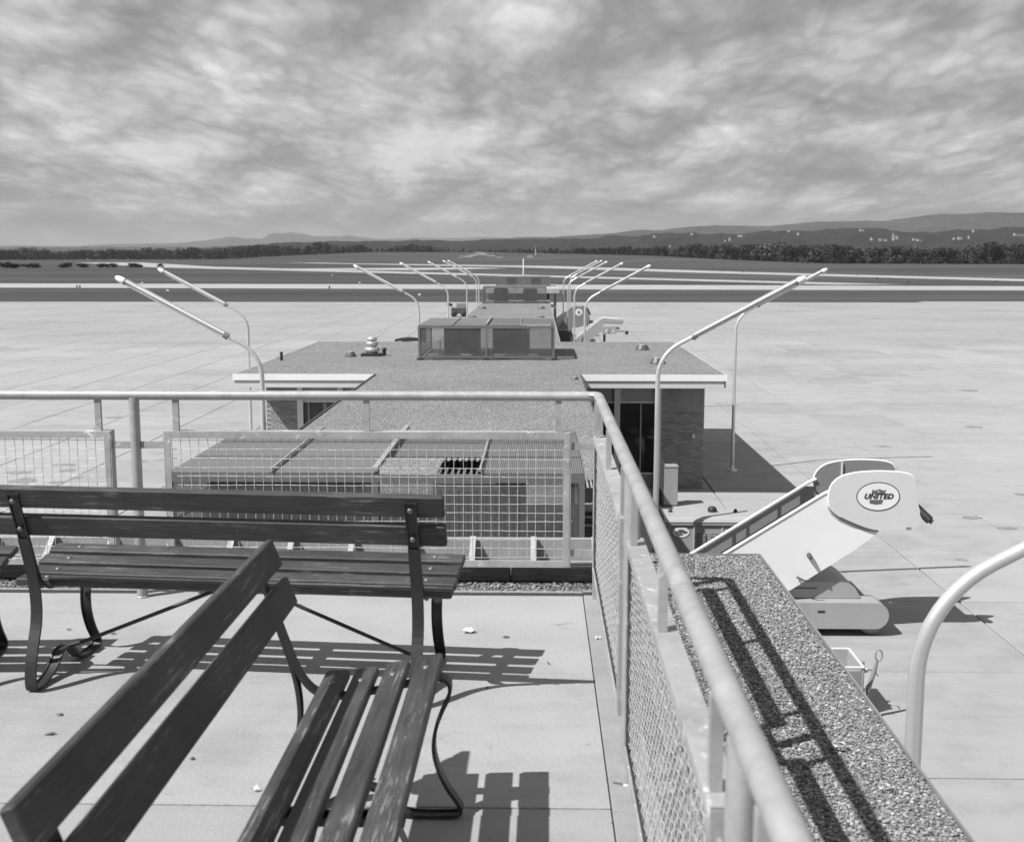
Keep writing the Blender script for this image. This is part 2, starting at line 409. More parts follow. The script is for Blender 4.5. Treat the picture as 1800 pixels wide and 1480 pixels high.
# ------------------------------------------------------------------ azimuth helpers for the far country
YAW = rad(1.239); PIT = rad(8.013); F = 2060.0
def az_dir(px):                                     # compass direction of a column of the view, as a unit ground vector
    a = math.atan((px - 900) / F) ; return Vector((math.sin(a - YAW), math.cos(a - YAW), 0)), 1 / math.cos(a)
def interp(x, pts):
    if x <= pts[0][0]: return pts[0][1]
    for (a, b), (c, d) in zip(pts, pts[1:]):
        if x <= c: return b + (d - b) * (x - a) / (c - a)
    return pts[-1][1]
def elev(py, dist, px=900): return 6.8 + (450 - py) / F * dist * math.cos(math.atan((px - 900) / F))
BASE = [(-900, 457.5), (0, 457.5), (400, 456), (500, 450), (650, 444), (850, 444), (1000, 446.5), (1150, 450), (1300, 458), (1450, 463.5), (1800, 464.5), (2800, 465)]
DT = [(-900, 1900), (850, 1900), (1100, 1500), (1300, 1120), (1500, 1020), (1800, 960), (2800, 950)]
def ground_z(px, d):
    dt = interp(px, DT); zb = max(0.0, elev(interp(px, BASE), dt, px))
    s0, s1 = dt * .62, dt * .98
    t = min(1, max(0, (d - s0) / (s1 - s0))); t = t * t * (3 - 2 * t)
    return zb * t
# ground sheet: polar sheet from the apron out to beyond the hills
def polar_sheet(name, mat, px0, px1, npx, rs, zf, **k):
    b = MB(); vs = []; fs = []
    for i in range(npx + 1):
        px = px0 + (px1 - px0) * i / npx; d, _ = az_dir(px)
        for r in rs: vs.append((d.x * r, d.y * r, zf(px, r)))
    n = len(rs)
    for i in range(npx):
        for j in range(n - 1): fs.append((i * n + j, (i + 1) * n + j, (i + 1) * n + j + 1, i * n + j + 1))
    b.add(vs, fs, True); return b.build(name, mat, **k)
rs = [60, 120, 200, 300, 400, 500] + [600 + 50 * i for i in range(30)] + [2200, 3000, 5000, 9000, 16000, 26000]
g = MB().add([(-30000, -6000, -.35), (30000, -6000, -.35), (30000, 28000, -.35), (-30000, 28000, -.35)], [(0, 1, 2, 3)])
g.build('ground', M['grass'], kind='structure')
polar_sheet('airfield_grass', M['grass'], -1100, 2900, 100, rs, lambda px, r: ground_z(px, r) - .02, kind='structure')
# taxiways and runway strips
def strip(name, near, far, mat, z=.03):
    b = MB(); n = len(near); b.add([(x, y, z) for x, y in near] + [(x, y, z) for x, y in far], [(i, i + 1, n + i + 1, n + i) for i in range(n - 1)])
    return b.build(name, mat, kind='structure')
strip('taxiway', [(-700, 310), (-115.8, 251.7), (-5.2, 241.1), (96.2, 235.4), (700, 201)], [(-700, 395), (-133.7, 290.8), (-6.1, 281.9), (109.7, 268.5), (700, 250)], M['taxi'])
strip('service_road', [(-900, 2150), (-646, 1560), (-230, 700), (-9, 396), (70, 281)], [(-820, 2200), (-600, 1650), (-205, 745), (-9.3, 431.8), (88, 284)], M['taxi'], .036)
strip('runway', [(-630, 2050), (-420, 1500), (-195, 1060), (-15.4, 713), (60, 490), (130.5, 319.4), (200, 150)], [(-560, 2050), (-355, 1500), (-165, 1060), (-18.1+30, 839-40), (86, 510), (143.2, 350.6), (250, 150)], M['taxi'], .042)
strip('taxiway_link', [(-60, 560), (-15, 640)], [(-175, 610), (-40, 690)], M['taxi'], .048)
# apron of concrete slabs: the nearest 300 single, the rest as one part
SX, SY, GAP = 3.25, 4.0, .034
base = MB().add([(-90, -12, -.16), (92, -12, -.16), (92, 177.2, -.16), (-90, 173.6, -.16)], [(0, 1, 2, 3)])
ap = link('apron', None, kind='structure')
jm = base.build('joint_bed', mat_plain('joint_sealant', .05, .8), ap)
x0, y0 = 8.4 - SX * 32, 14.75 - SY * 6
slab = MB().bbox(-SX / 2 + GAP / 2, SX / 2 - GAP / 2, -SY / 2 + GAP / 2, SY / 2 - GAP / 2, -.15, 0, .012).mesh('slab', M['tarmac'])
cells = []
for i in range(58):
    for j in range(52):
        cx, cy = x0 + SX * (i + .5), y0 + SY * (j + .5)
        if cy > 175.5 + cx * .0216: continue
        inview = cy > 12 and abs(cx + cy * .0216) < .47 * cy + 3
        blocked = (cy < 8.5 and -17 < cx < -.3) or (32 < cy < 46 and -9 < cx < 6 and False)
        hidden = (-4.2 < cx < 1) or cx < -3 and cy < 16
        cells.append((0 if (inview and not hidden) else 1, cy + abs(cx) * .1, cx, cy))
cells.sort()
for q, _, cx, cy in cells[:300]:
    o = link('slab', slab, ap); o.location = (cx, cy, R.uniform(-.004, .003))
rest = MB()
for q, _, cx, cy in cells[300:]:
    h = R.uniform(-.004, .003); rest.box(cx - SX / 2 + GAP / 2, cx + SX / 2 - GAP / 2, cy - SY / 2 + GAP / 2, cy + SY / 2 - GAP / 2, -.15, h)
rest.build('slab', M['tarmac'], ap, kind='stuff')
stain_m = mat_plain('oil_stain', .20, .7, 0, .35, 2.5)
for k, (x, y, w, h) in enumerate(((-15.7, 34.9, .8, .35), (-14.6, 34.6, .5, .2), (-16.4, 36.2, .9, .25), (-15.0, 36.6, .6, .2), (-14.2, 35.4, .35, .15), (-15.6, 37.6, .9, .2), (-13.3, 38.4, .5, .15), (-12.7, 38.6, .4, .12), (11.4, 30.4, .7, .12), (11.9, 29.2, .6, .12), (14.0, 33.5, .5, .1), (9.6, 26.0, .3, .1), (17.5, 47, .9, .2), (22, 60, 1.2, .25), (12.5, 42, .5, .15), (-22, 58, 1.3, .3), (-18, 49, .8, .2))):
    r_ = random.Random(k); n_ = 16; ring = [(x + math.cos(2 * math.pi * q / n_) * w * .5 * r_.uniform(.55, 1.2), y + math.sin(2 * math.pi * q / n_) * h * 1.6 * r_.uniform(.5, 1.2), .006) for q in range(n_)]
    MB().add(ring + [(x, y, .006)], [(q, (q + 1) % n_, n_) for q in range(n_)]).build('oil_stain', stain_m, ap)
# ------------------------------------------------------------------ hills
def ridge(name, prof, dist, depth, mat, amp, nsc, px0, px1, npx, base=0, label=None):
    """ridge whose crest follows prof; crest roughness is tree tops"""
    nr = 26; vs = []; fs = []
    for i in range(npx + 1):
        px = px0 + (px1 - px0) * i / npx; d, _ = az_dir(px)
        zc = elev(interp(px, prof), dist, px) - amp * .5
        for j in range(nr + 1):
            t = j / nr; r = dist - depth * .75 + depth * t * 1.5
            e = math.exp(-((r - dist) / (depth * .42)) ** 2) if r < dist else 1 - .5 * ((r - dist) / depth)
            p = Vector((d.x * r, d.y * r, 0))
            nz = noise.fractal(p * nsc, 1.0, 2.0, 5) * amp
            lump = noise.fractal(p * (1.0 / (depth * .35)), 1.0, 2.0, 3) * zc * .16 * (1 - e) * 3
            vs.append((p.x, p.y, base + (zc - base) * e + nz + (lump if r < dist else 0)))
    n = nr + 1
    for i in range(npx):
        for j in range(nr): fs.append((i * n + j, (i + 1) * n + j, (i + 1) * n + j + 1, i * n + j + 1))
    b = MB().add(vs, fs, False); return b.build(name, mat, kind='structure')
MID = [(-600, 441), (300, 440), (400, 434), (450, 429.5), (500, 426), (560, 424.5), (662, 423), (725, 421.5), (787, 424), (850, 422), (887, 419.5), (1037, 419), (1075, 414), (1105, 416), (1150, 411.5), (1210, 408), (1237, 411), (1300, 411), (1350, 405.5),
       (1412, 406), (1487, 401), (1562, 404.5), (1585, 409.5), (1645, 407), (1675, 402.5), (1725, 404), (1762, 400), (1800, 401), (2000, 397), (2400, 404)]
FAR = [(-600, 436), (300, 434), (600, 430), (800, 425), (900, 417.5), (1000, 416), (1075, 410), (1112, 405.5), (1162, 405), (1200, 400), (1250, 396.5), (1350, 398.5), (1425, 390.5), (1500, 390), (1550, 388.5), (1587, 384),
       (1650, 377.5), (1750, 374.5), (1800, 375), (2000, 372), (2500, 385)]
MTN = [(-600, 434), (0, 433), (300, 428), (370, 421), (412, 415), (440, 419), (467, 419.5), (482, 409.5), (500, 410), (517, 408), (537, 411.5), (555, 416), (600, 416), (617, 413.5), (640, 417), (675, 419.5), (750, 419), (860, 417), (1000, 420), (1500, 424), (2400, 424)]
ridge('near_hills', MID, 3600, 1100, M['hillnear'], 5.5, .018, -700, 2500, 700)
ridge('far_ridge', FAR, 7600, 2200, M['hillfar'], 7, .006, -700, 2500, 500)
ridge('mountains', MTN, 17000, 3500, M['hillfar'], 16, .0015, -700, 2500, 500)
# haze
hz_ = MB().box(-29000, 29000, -4000, 27000, -1.4, 430)
hm = bpy.data.materials.new('haze'); hm.use_nodes = True; hn = hm.node_tree; hn.nodes.clear()
ho = hn.nodes.new('ShaderNodeOutputMaterial'); pv = hn.nodes.new('ShaderNodeVolumePrincipled')
pv.inputs['Color'].default_value = (.62, .62, .62, 1); pv.inputs['Density'].default_value = 5e-5; pv.inputs['Anisotropy'].default_value = .0
hn.links.new(pv.outputs[0], ho.inputs['Volume'])
HZ = hz_.build('haze', hm, kind='stuff')
HZ['label'] = 'thin pale haze over the airfield'
# ------------------------------------------------------------------ trees
def crown_mesh(seed, h, w, leaves, mat, leaf=.9, name='crown'):
    r = random.Random(seed); b = MB(); lobes = []
    for i in range(9):
        a = r.uniform(0, 6.28); q = r.random() ** .6 * w * .33; zc = h * r.uniform(.20, .74)
        lobes.append((Vector((math.cos(a) * q, math.sin(a) * q, zc)), w * r.uniform(.20, .34), h * r.uniform(.14, .24)))
    lobes.append((Vector((0, 0, h * .55)), w * .36, h * .3))
    for i in range(leaves):
        c, rw, rh = r.choice(lobes)
        d = Vector((r.gauss(0, 1), r.gauss(0, 1), r.gauss(0, 1))).normalized() * (r.random() ** .25)
        p = c + Vector((d.x * rw, d.y * rw, d.z * rh))
        nrm = (d + Vector((r.gauss(0, .5), r.gauss(0, .5), r.gauss(0, .5)))).normalized(); u = nrm.orthogonal().normalized(); v = nrm.cross(u)
        s1, s2 = leaf * r.uniform(.5, 1.2), leaf * r.uniform(.5, 1.2)
        b.add([p + u * s1 + v * s2 * .3, p + v * s2 - u * s1 * .3, p - u * s1 - v * s2 * .2, p - v * s2 + u * s1 * .4], [(0, 1, 2, 3)])
    return b, b.mesh(name, mat)
def trunk_mesh(h, r0=.35):
    b = MB().tube([(0, 0, -.5), (.1, 0, h * .25), (0, .15, h * .6)], [r0, r0 * .75, r0 * .3], 6)
    for a in range(4):
        an = a * 1.6 + .3; b.tube([(0, 0, h * .3), (math.cos(an) * h * .1, math.sin(an) * h * .1, h * .45), (math.cos(an) * h * .17, math.sin(an) * h * .17, h * .6)], [r0 * .5, r0 * .3, r0 * .12], 5)
    return b.mesh('trunk', M['bark'])
tm = trunk_mesh(18)
crowns = [crown_mesh(11 + i, 18, 13, 420, M['leafdark'], 1.0)[1] for i in range(5)]
crowns_raw = [crown_mesh(31 + i, 18, 13, 170, M['leafdark'], 1.5)[0] for i in range(4)]
shrubs = [crown_mesh(61 + i, 18, 17, 260, M['leafpale'], 1.1)[1] for i in range(3)]
TOP = [(-200, 433), (0, 434), (60, 434), (90, 436), (115, 440), (150, 436.5), (200, 436), (240, 434), (300, 433.5), (360, 433), (450, 428), (470, 428), (520, 431), (560, 424), (580, 423.5), (600, 431), (640, 428), (660, 437), (690, 434), (730, 426), (760, 430), (780, 437), (850, 438), (900, 436), (960, 434),
       (1000, 435), (1050, 431), (1100, 430), (1130, 432), (1180, 430), (1230, 424.5), (1300, 426), (1350, 423), (1450, 424), (1480, 427), (1500, 430), (1560, 429), (1600, 429), (1650, 431), (1690, 431), (1720, 420), (1760, 424), (1800, 427), (2000, 426)]
LMK = [(60, 'at the left edge of the picture'), (130, 'a little in from the left edge of the picture'), (200, 'left of the tip of the nearest left lamp'), (260, 'above the tips of the two large left lamps'), (330, 'right of the tips of the two large left lamps'), (400, 'above the bend of the large left lamps'),
       (450, 'left of the flat-topped mountain'), (500, 'under the flat-topped mountain'), (550, 'just right of the flat-topped mountain'), (600, 'in the tallest clump right of the mountain'), (650, 'above the tip of the first far left lamp'), (720, 'left of the second far left lamp tip'), (780, 'above the pair of far left lamp tips'),
       (850, 'behind the bare patch of earth'), (925, 'left of the white steeple'), (1000, 'right of the white steeple'), (1060, 'above the cluster of far right lamp tips'), (1130, 'above the first far right lamp tip'), (1200, 'under the small houses on the left hill'), (1270, 'left of the bare spot at the field edge'),
       (1340, 'behind the bare spot at the field edge'), (1400, 'above the tip of the large right lamp'), (1460, 'above the tip of the second right lamp'), (1530, 'below the tall pale building on the hill'), (1600, 'right of the tall pale building on the hill'), (1670, 'below the right-hand row of hill houses'), (1740, 'in the tall clump near the right edge'), (9999, 'at the right edge of the picture')]
USED = {}
def kindlab(px, pale, h):
    where = next(t for a, t in LMK if px < a)
    size = 'low' if h < 9 else ('middling' if h < 15 else 'tall')
    return size + (' pale leafy tree ' if pale else ' dark leafy tree ') + where
def plant(px, d, top, pale, name='tree', base=None):
    dv, _ = az_dir(px); z = ground_z(px, d); h = max(4.0, elev(top, d, px) - z)
    t = thing(name, kindlab(px, pale, h), 'tree', (dv.x * d, dv.y * d, z), R.uniform(0, 6.28), 'trees along the far edge of the airfield')
    k = h / 18.6; t.scale = (k * R.uniform(.9, 1.2), k * R.uniform(.9, 1.2), k)
    link('crown', R.choice(shrubs if pale else crowns), t); link('trunk', tm, t)
n = 0; px = -20.0
while px < 1830:
    d = interp(px, DT) * R.uniform(1.0, 1.05)
    gap = 660 < px < 730 and False
    top = interp(px, TOP) + R.uniform(-2.5, 2.8)
    if 775 < px < 1000: top += R.uniform(-2.5, 4)
    plant(px, d, top, R.random() < .22)
    w = 9.5 if px < 1150 else 13.5
    px += R.uniform(.7, 1.2) * w
px = 880.0
while px < 1830:
    d = interp(px, DT) * R.uniform(.96, .985)
    b0 = interp(px, BASE); plant(px, d, b0 - R.uniform(7, 15) * (1 if px > 1300 else .6), R.random() < .7)
    px += R.uniform(8, 20)
wood = MB()
for i in range(1500):
    px = R.uniform(-260, 2060); row = R.random()
    d = interp(px, DT) * (1.03 + .10 * row); dv, _ = az_dir(px)
    z = ground_z(px, d); h = max(4, elev(interp(px, TOP) + R.uniform(0, 7), d, px) - z)
    if 770 < px < 1000 and R.random() < .5: h *= .7
    k = h / 18.6; src = R.choice(crowns_raw); a = R.uniform(0, 6.28); ca, sa = math.cos(a) * k, math.sin(a) * k
    wood.add([(dv.x * d + x * ca - y * sa, dv.y * d + x * sa + y * ca, z + zq * k - h * .10) for x, y, zq in src.v], src.f)
wd = wood.build('woodland', M['leafdark'], kind='stuff'); wd['label'] = 'dark mass of woodland behind the first row of trees'
# low bushes out in the grass at left
def bush(px, py, w):
    dv, _ = az_dir(px); d = 6.8 * F / (py - 450) ; h = w * .5
    t = thing('bush', 'low dark bush in the grass beyond the taxiway at far left', 'bush', (dv.x * d, dv.y * d, -.3), R.uniform(0, 6), 'bushes in the grass at far left')
    k = h / 16; t.scale = (w / 13, w / 13, k); link('crown', R.choice(crowns), t)
for px, py, w in ((2, 468.5, 6), (18, 470, 8), (27, 469, 7), (35, 470, 6), (50, 467.5, 5), (59, 469, 5), (69, 469.5, 6), (74, 469, 5), (116, 469.5, 5), (125, 469.5, 7), (150, 469, 6), (156, 469, 5), (184, 469, 6), (194, 469, 5), (205, 469, 6), (235, 469, 6), (244, 469, 6), (252, 469, 4), (288, 468.5, 5)):
    bush(px, py, w)
# bare earth patches on the slope
def patch(name, pts, label, seed, mat):
    r = random.Random(seed); b = MB(); c = []
    n = len(pts)
    out = []
    for i in range(n):
        (xa, ya), (xb, yb) = pts[i], pts[(i + 1) % n]
        for t in (0, .33, .66):
            out.append((xa + (xb - xa) * t + r.uniform(-2, 2), ya + (yb - ya) * t + r.uniform(-.25, .25)))
    vs = []
    for px, q in out:                               # q: share of the way to the tree line
        d = interp(px, DT) * q; dv, _ = az_dir(px); vs.append((dv.x * d, dv.y * d, ground_z(px, d) + .45))
    b.add(vs, [tuple(range(len(vs)))]); o = b.build(name, mat, kind='structure'); return o
def blotch(px, q, wpx, dq, seed):
    r = random.Random(seed); b = MB(); vs = []; n = 22; ph = r.uniform(0, 6)
    for k in range(n):
        a = 2 * math.pi * k / n; w = 1 + .35 * math.sin(3 * a + ph) + r.uniform(-.22, .22)
        x_ = px + math.cos(a) * wpx * w; q_ = q + math.sin(a) * dq * w; d_ = interp(x_, DT) * q_; v_, _ = az_dir(x_); vs.append((v_.x * d_, v_.y * d_, ground_z(x_, d_) + .5))
    c = [sum(v[i] for v in vs) / n for i in range(3)]
    b.add(vs + [c], [(k, (k + 1) % n, n) for k in range(n)], True); b.build('bare_ground', M['bare'], kind='structure')
for k, (px, q, w, dq) in enumerate(((822, .79, 12, .018), (838, .83, 13, .02), (850, .87, 10, .022), (842, .91, 7, .022), (848, .945, 8, .015), (862, .81, 10, .014), (874, .77, 13, .010), (812, .755, 8, .01), (866, .885, 11, .007), (882, .90, 9, .006), (700, .958, 26, .005), (728, .966, 16, .004),
                                     (948, .885, 8, .008), (960, .86, 10, .007), (1274, .975, 8, .004), (1402, .988, 9, .003), (1420, .985, 5, .004))): blotch(px, q, w, dq, k)
# houses on the hill and the small tower
def house(px, py, w, h, label, d=3150, name='house'):
    dv, _ = az_dir(px); z = elev(py, d, px); w *= .6; h *= .55
    t = thing(name, label, 'house', (dv.x * d, dv.y * d, z - h * .2), YAW * -1 + R.uniform(-.3, .3), 'houses among the trees on the hill')
    MB().box(-w / 2, w / 2, -4, 4, -3, h).build('wall', M['house'], t)
    MB().prism_y([(-w / 2 - .5, h + .002), (w / 2 + .5, h + .002), (w / 2 - 1, h + h * .45), (-w / 2 + 1, h + h * .45)], -4.5, 4.5).build('roof', M['roof'], t)
    for k in range(3): MB().box(-w * .35 + k * w * .3, -w * .35 + k * w * .3 + w * .12, -4.06, -4.003, h * .35, h * .7).build('window', M['glass'], t)
for px, py, w, h in ((1148, 416.5, 9, 5), (1212, 412, 12, 4), (1270, 423.5, 6, 4), (1278, 421.5, 8, 10), (1296, 415.5, 20, 6), (1175, 433, 6, 5), (1380, 407, 9, 8), (1397, 412, 6, 5), (1507, 405.5, 16, 4), (1525, 421, 8, 6), (1540, 422, 13, 5), (1549, 422.5, 10, 4), (1562, 420, 9, 22), (1568, 418.5, 10, 10),
                     (1598, 421.5, 10, 5), (1608, 422.5, 20, 4), (1667, 420, 9, 4), (1678, 419.5, 16, 6), (1693, 418, 7, 8), (1783, 413, 60, 4), (1700, 407, 8, 6)):
    house(px, py, w, h, 'small pale house far off among the trees on the hill' if h < 20 else 'tall pale gabled building far off on the wooded hill')
dv, _ = az_dir(941); d = 1500
t = thing('steeple', 'thin white steeple standing beyond the runway, just right of the mast', 'steeple', (dv.x * d, dv.y * d, ground_z(941, d)))
t.scale = (.7, .7, .65)
MB().box(-1.2, 1.2, -1.2, 1.2, 0, 7).build('tower', M['house'], t)
MB().lathe((0, 0, 7.002), [(1.5, 0), (.9, 3), (.1, 12)], 8, smooth=False).build('spire', M['house'], t)
dv, _ = az_dir(931); t = thing('shed', 'long low white shed with a pitched roof below the steeple', 'shed', (dv.x * d * .93, dv.y * d * .93, ground_z(931, d * .93)))
MB().box(-3.5, 3.5, -2, 2, 0, 2.4).build('wall', M['house'], t); MB().prism_y([(-3.7, 2.402), (3.7, 2.402), (0, 3.4)], -2.2, 2.2).build('roof', M['house'], t)
dv, _ = az_dir(1257); dm = 7500; zt = elev(396.5, dm)
t = thing('radio_mast', 'faint thin radio mast on the crest of the far ridge', 'mast', (dv.x * dm, dv.y * dm, zt - 8)); MB().tube([(0, 0, 0), (0, 0, 28)], [2.2, 1.0], 5).build('pole', M['grey'], t)
# small airfield edge lights and markers
mk = MB().lathe((0, 0, 0), [(.14, 0), (.14, .32), (.22, .34), (.2, .5), (.08, .6)], 8).mesh('edge_light', M['dark'])
mw = MB().box(-.2, .2, -.03, .03, .15, .4).box(-.16, -.13, -.02, .02, 0, .15).box(.13, .16, -.02, .02, 0, .15).mesh('marker', M['white'])
def gpt(px, py):
    dv, q = az_dir(px); r = 6.8 * F / ((py - 450) * 1.0) * q / 1.0
    d = 6.8 * F / (py - 450); c = math.cos(math.atan((px - 900) / F)); return dv * (d * 1.02 / c)
for px, py in ((140, 506.5), (145, 506.5), (581, 508), (1592, 498), (1303, 480), (1502, 485), (1537, 491), (1745, 497)):
    p = gpt(px, py); link('edge_light', mk, None, (p.x, p.y, 0), 0, 'small dark airfield edge light standing in the grass', 'airfield light', 'airfield edge lights')
for px, py in ((254, 499), (298, 513), (586, 485), (634, 499), (738, 521)):
    p = gpt(px, py); link('marker_board', mw, None, (p.x, p.y, 0), 0, 'small white marker board standing in the airfield grass', 'marker', 'marker boards in the grass')
# ------------------------------------------------------------------ concourse building
CB = thing('concourse_building', 'long flat-roofed concourse with gravel roof, brick end walls and glass, reaching out across the apron', 'building')
XL, XR = -4.46, 1.18
roof = MB().prism_z([(XL, 6.87), (XR, 6.87), (XR, 32.2), (5.2, 32.2), (5.2, 44.8), (XR, 44.8), (.85, 44.81), (.85, 100), (-3.85, 100), (-3.85, 44.81), (XL, 44.8), (-8.42, 44.8), (-8.42, 32.2), (XL, 32.2)], ZR - .1, ZR)
roof.build('roof', M['roofgravel'], CB)
# fascias, two stepped bands
def band(x0, x1, y, z0, z1, t, m, nm='fascia'):
    MB().box(x0, x1, y - t, y, z0, z1).build(nm, m, CB)
FZ = ZR
band(-8.44, XL + .001, 32.198, FZ - .16, FZ + .012, .05, M['fascia']); band(-8.40, XL - .02, 32.215, FZ - .36, FZ - .175, .03, M['fascia2'])
band(XR + .03, 5.22, 32.198, FZ - .16, FZ + .012, .05, M['fascia']); band(XR + .03, 5.14, 32.215, FZ - .36, FZ - .175, .03, M['fascia2'])
for x, s in ((-8.42, -1), (5.2, 1)):
    MB().box(min(x, x + s * .02), max(x, x + s * .02), 32.21, 44.8, FZ - .16, FZ - .004).build('fascia', M['fascia'], CB)
    MB().box(min(x - s * .03, x), max(x - s * .03, x), 32.23, 44.75, FZ - .36, FZ - .175).build('fascia', M['fascia2'], CB)
for x, s in ((XL, -1), (XR, 1)):
    MB().box(min(x, x + s * .03), max(x, x + s * .03), 6.9, 32.14, FZ - .30, FZ + .03).build('fascia', M['dark'], CB)
for x, s in ((-3.85, -1), (.85, 1)):
    MB().box(min(x, x + s * .03), max(x, x + s * .03), 44.83, 100, FZ - .30, FZ + .005).build('fascia', M['grey'], CB)
MB().box(-8.35, 5.13, 32.25, 44.7, FZ - .37, FZ - .105).build('soffit', M['fascia2'], CB)
MB().box(XL + .01, XR - .01, 6.9, 32.2, FZ - .34, FZ - .105).build('soffit', M['fascia2'], CB)
# walls: corridor sides (glazed), wing front walls
for x, s in ((-4.05, -1), (.78, 1)):
    MB().box(x - .06, x + .06, 6.9, 32.2, 0, .75).build('low_wall', M['wall'], CB)
    MB().box(x - .02, x + .02, 6.9, 34.15, .752, 3.2).build('glazing', M['glass'], CB)
    mm = MB().box(-.05, .05, -.04, .04, .752, 3.2).mesh('mullion', M['mullion'])
    for k in range(18): link('mullion', mm, CB, (x + s * .07, 7.2 + k * 1.45, 0))
for x in (-3.5, .5):
    MB().box(x - .05, x + .05, 44.9, 99.5, 0, 3.2).build('wall', M['wall'], CB)
for k in range(9):
    for x, s in ((-3.5, -1), (.5, 1)):
        f = MB().box(x + s * .052 - .01, x + s * .052 + .01, 48 + k * 5.6, 50.6 + k * 5.6, .9, 2.7).build('window', M['glass'], CB)
wy = 34.2
# bricks of the right wing wall
bkh = MB().bbox(-.048, .048, -.045, .045, -.0275, .0275, .004).mesh('brick', M['brick'])
bk = MB().bbox(-.1, .1, -.045, .045, -.0275, .0275, .004).mesh('brick', M['brick'])
MB().box(3.635, 4.905, wy + .012, wy + .3, 0, 3.19).build('wall', M['mortar'], CB)
cnt = 0; stuff = MB()
for row in range(48):
    z = .035 + row * .0665
    for c in range(7):
        x = 3.74 + c * .21 + (.105 if row % 2 else 0)
        if c == 5 and row % 2: link('brick', bkh, CB, (4.845, wy + .04, z)); cnt += 1; continue
        if x > 4.87: continue
        j = R.uniform(-.003, .003)
        if c == 0 and row % 2: link('brick', bkh, CB, (x - .157, wy + .04 + j, z)); cnt += 1
        if cnt < 220: link('brick', bk, CB, (x, wy + .04 + j, z)); cnt += 1
        else: stuff.bbox(x - .1, x + .1, wy - .005 + j, wy + .085, z - .0275, z + .0275, .004)
MB().box(-8.0, -7.08, wy + .012, wy + .3, 0, 3.19).build('wall', M['mortar'], CB)
lc = 0
for row in range(47, -1, -1):
    z = .035 + row * .0665
    for c in range(5):
        x = -7.9 + c * .21 + (.105 if row % 2 else 0)
        if x > -7.14: continue
        j = R.uniform(-.003, .003)
        if lc < 80: link('brick', bk, CB, (x, wy + .04 + j, z)); lc += 1
        else: stuff.bbox(x - .1, x + .1, wy - .005 + j, wy + .085, z - .0275, z + .0275, .004)
stuff.build('brick', M['brick'], CB, kind='stuff')
# side and rear walls of the wing
MB().box(4.66, 4.93, wy + .31, 44.3, 0, 3.19).build('wall', M['mortar'], CB)
MB().box(-7.99, -7.7, wy + .31, 44.3, 0, 3.19).build('wall', M['mortar'], CB)
MB().box(-7.69, 4.65, 44.05, 44.3, 0, 3.19).build('wall', M['wall'], CB)
MB().box(-7.6, 4.6, wy + .35, 44.0, -.0, .02).build('floor', M['interior'], CB)
# glass bays of the wing front
def bay(x0, x1):
    MB().box(x0, x1, wy + .07, wy + .09, .45, 3.19).build('glazing', M['glass'], CB)
    MB().box(x0, x1, wy + .02, wy + .12, .40, .448).build('sill', M['mullion'], CB)
    MB().box(x0, x1, wy + .03, wy + .11, 2.52, 2.57).build('transom', M['mullion'], CB)
    MB().box(x0, x1, wy + .05, wy + .12, 0, .398).build('panel', M['midgrey'], CB)
    MB().box(x0, x1, wy + .04, wy + .066, 2.575, 3.05).build('panel', M['grey'], CB)
for x0, x1 in ((.85, 2.35), (2.35, 3.62), (-7.06, -5.85), (-5.85, -4.2)): bay(x0 + .051, x1 - .051)
ml = MB().box(-.085, .085, -.06, .13, 0, 3.19).mesh('mullion', M['mullion'])
for x in (2.35, 3.55, -6.99, -5.8): link('mullion', ml, CB, (x, wy, 0))
mt = MB().box(-.02, .02, -.02, .05, .45, 2.5).mesh('mullion', M['grey'])
for x in (-6.75, -6.3, -6.24, 3.05): link('mullion', mt, CB, (x, wy + .03, 0))
MB().box(4.55, 4.63, wy - .09, wy - .008, 1.5, 1.62).build('wall_light', M['offwhite'], CB)
# end pavilion
M['hood0'] = mat_plain('pavilion_fascia', .36, .5, 0, .08, 1)
MB().box(-3.9, 1.62, 87.5, 101, 4.05, 4.38).build('pavilion_roof', M['hood0'], CB)
MB().box(-3.7, .9, 88, 100.5, 3.56, 4.045).build('pavilion_wall', M['dark'], CB)
for y in (87.9, 91, 94): MB().box(1.3, 1.42, y, y + .12, 0, 4.04).build('post', M['grey'], CB)
for z in (1.0, 2.0, 3.0): MB().box(.9, 1.4, 87.9, 90.9, z, z + .08).build('landing', M['fascia2'], CB)
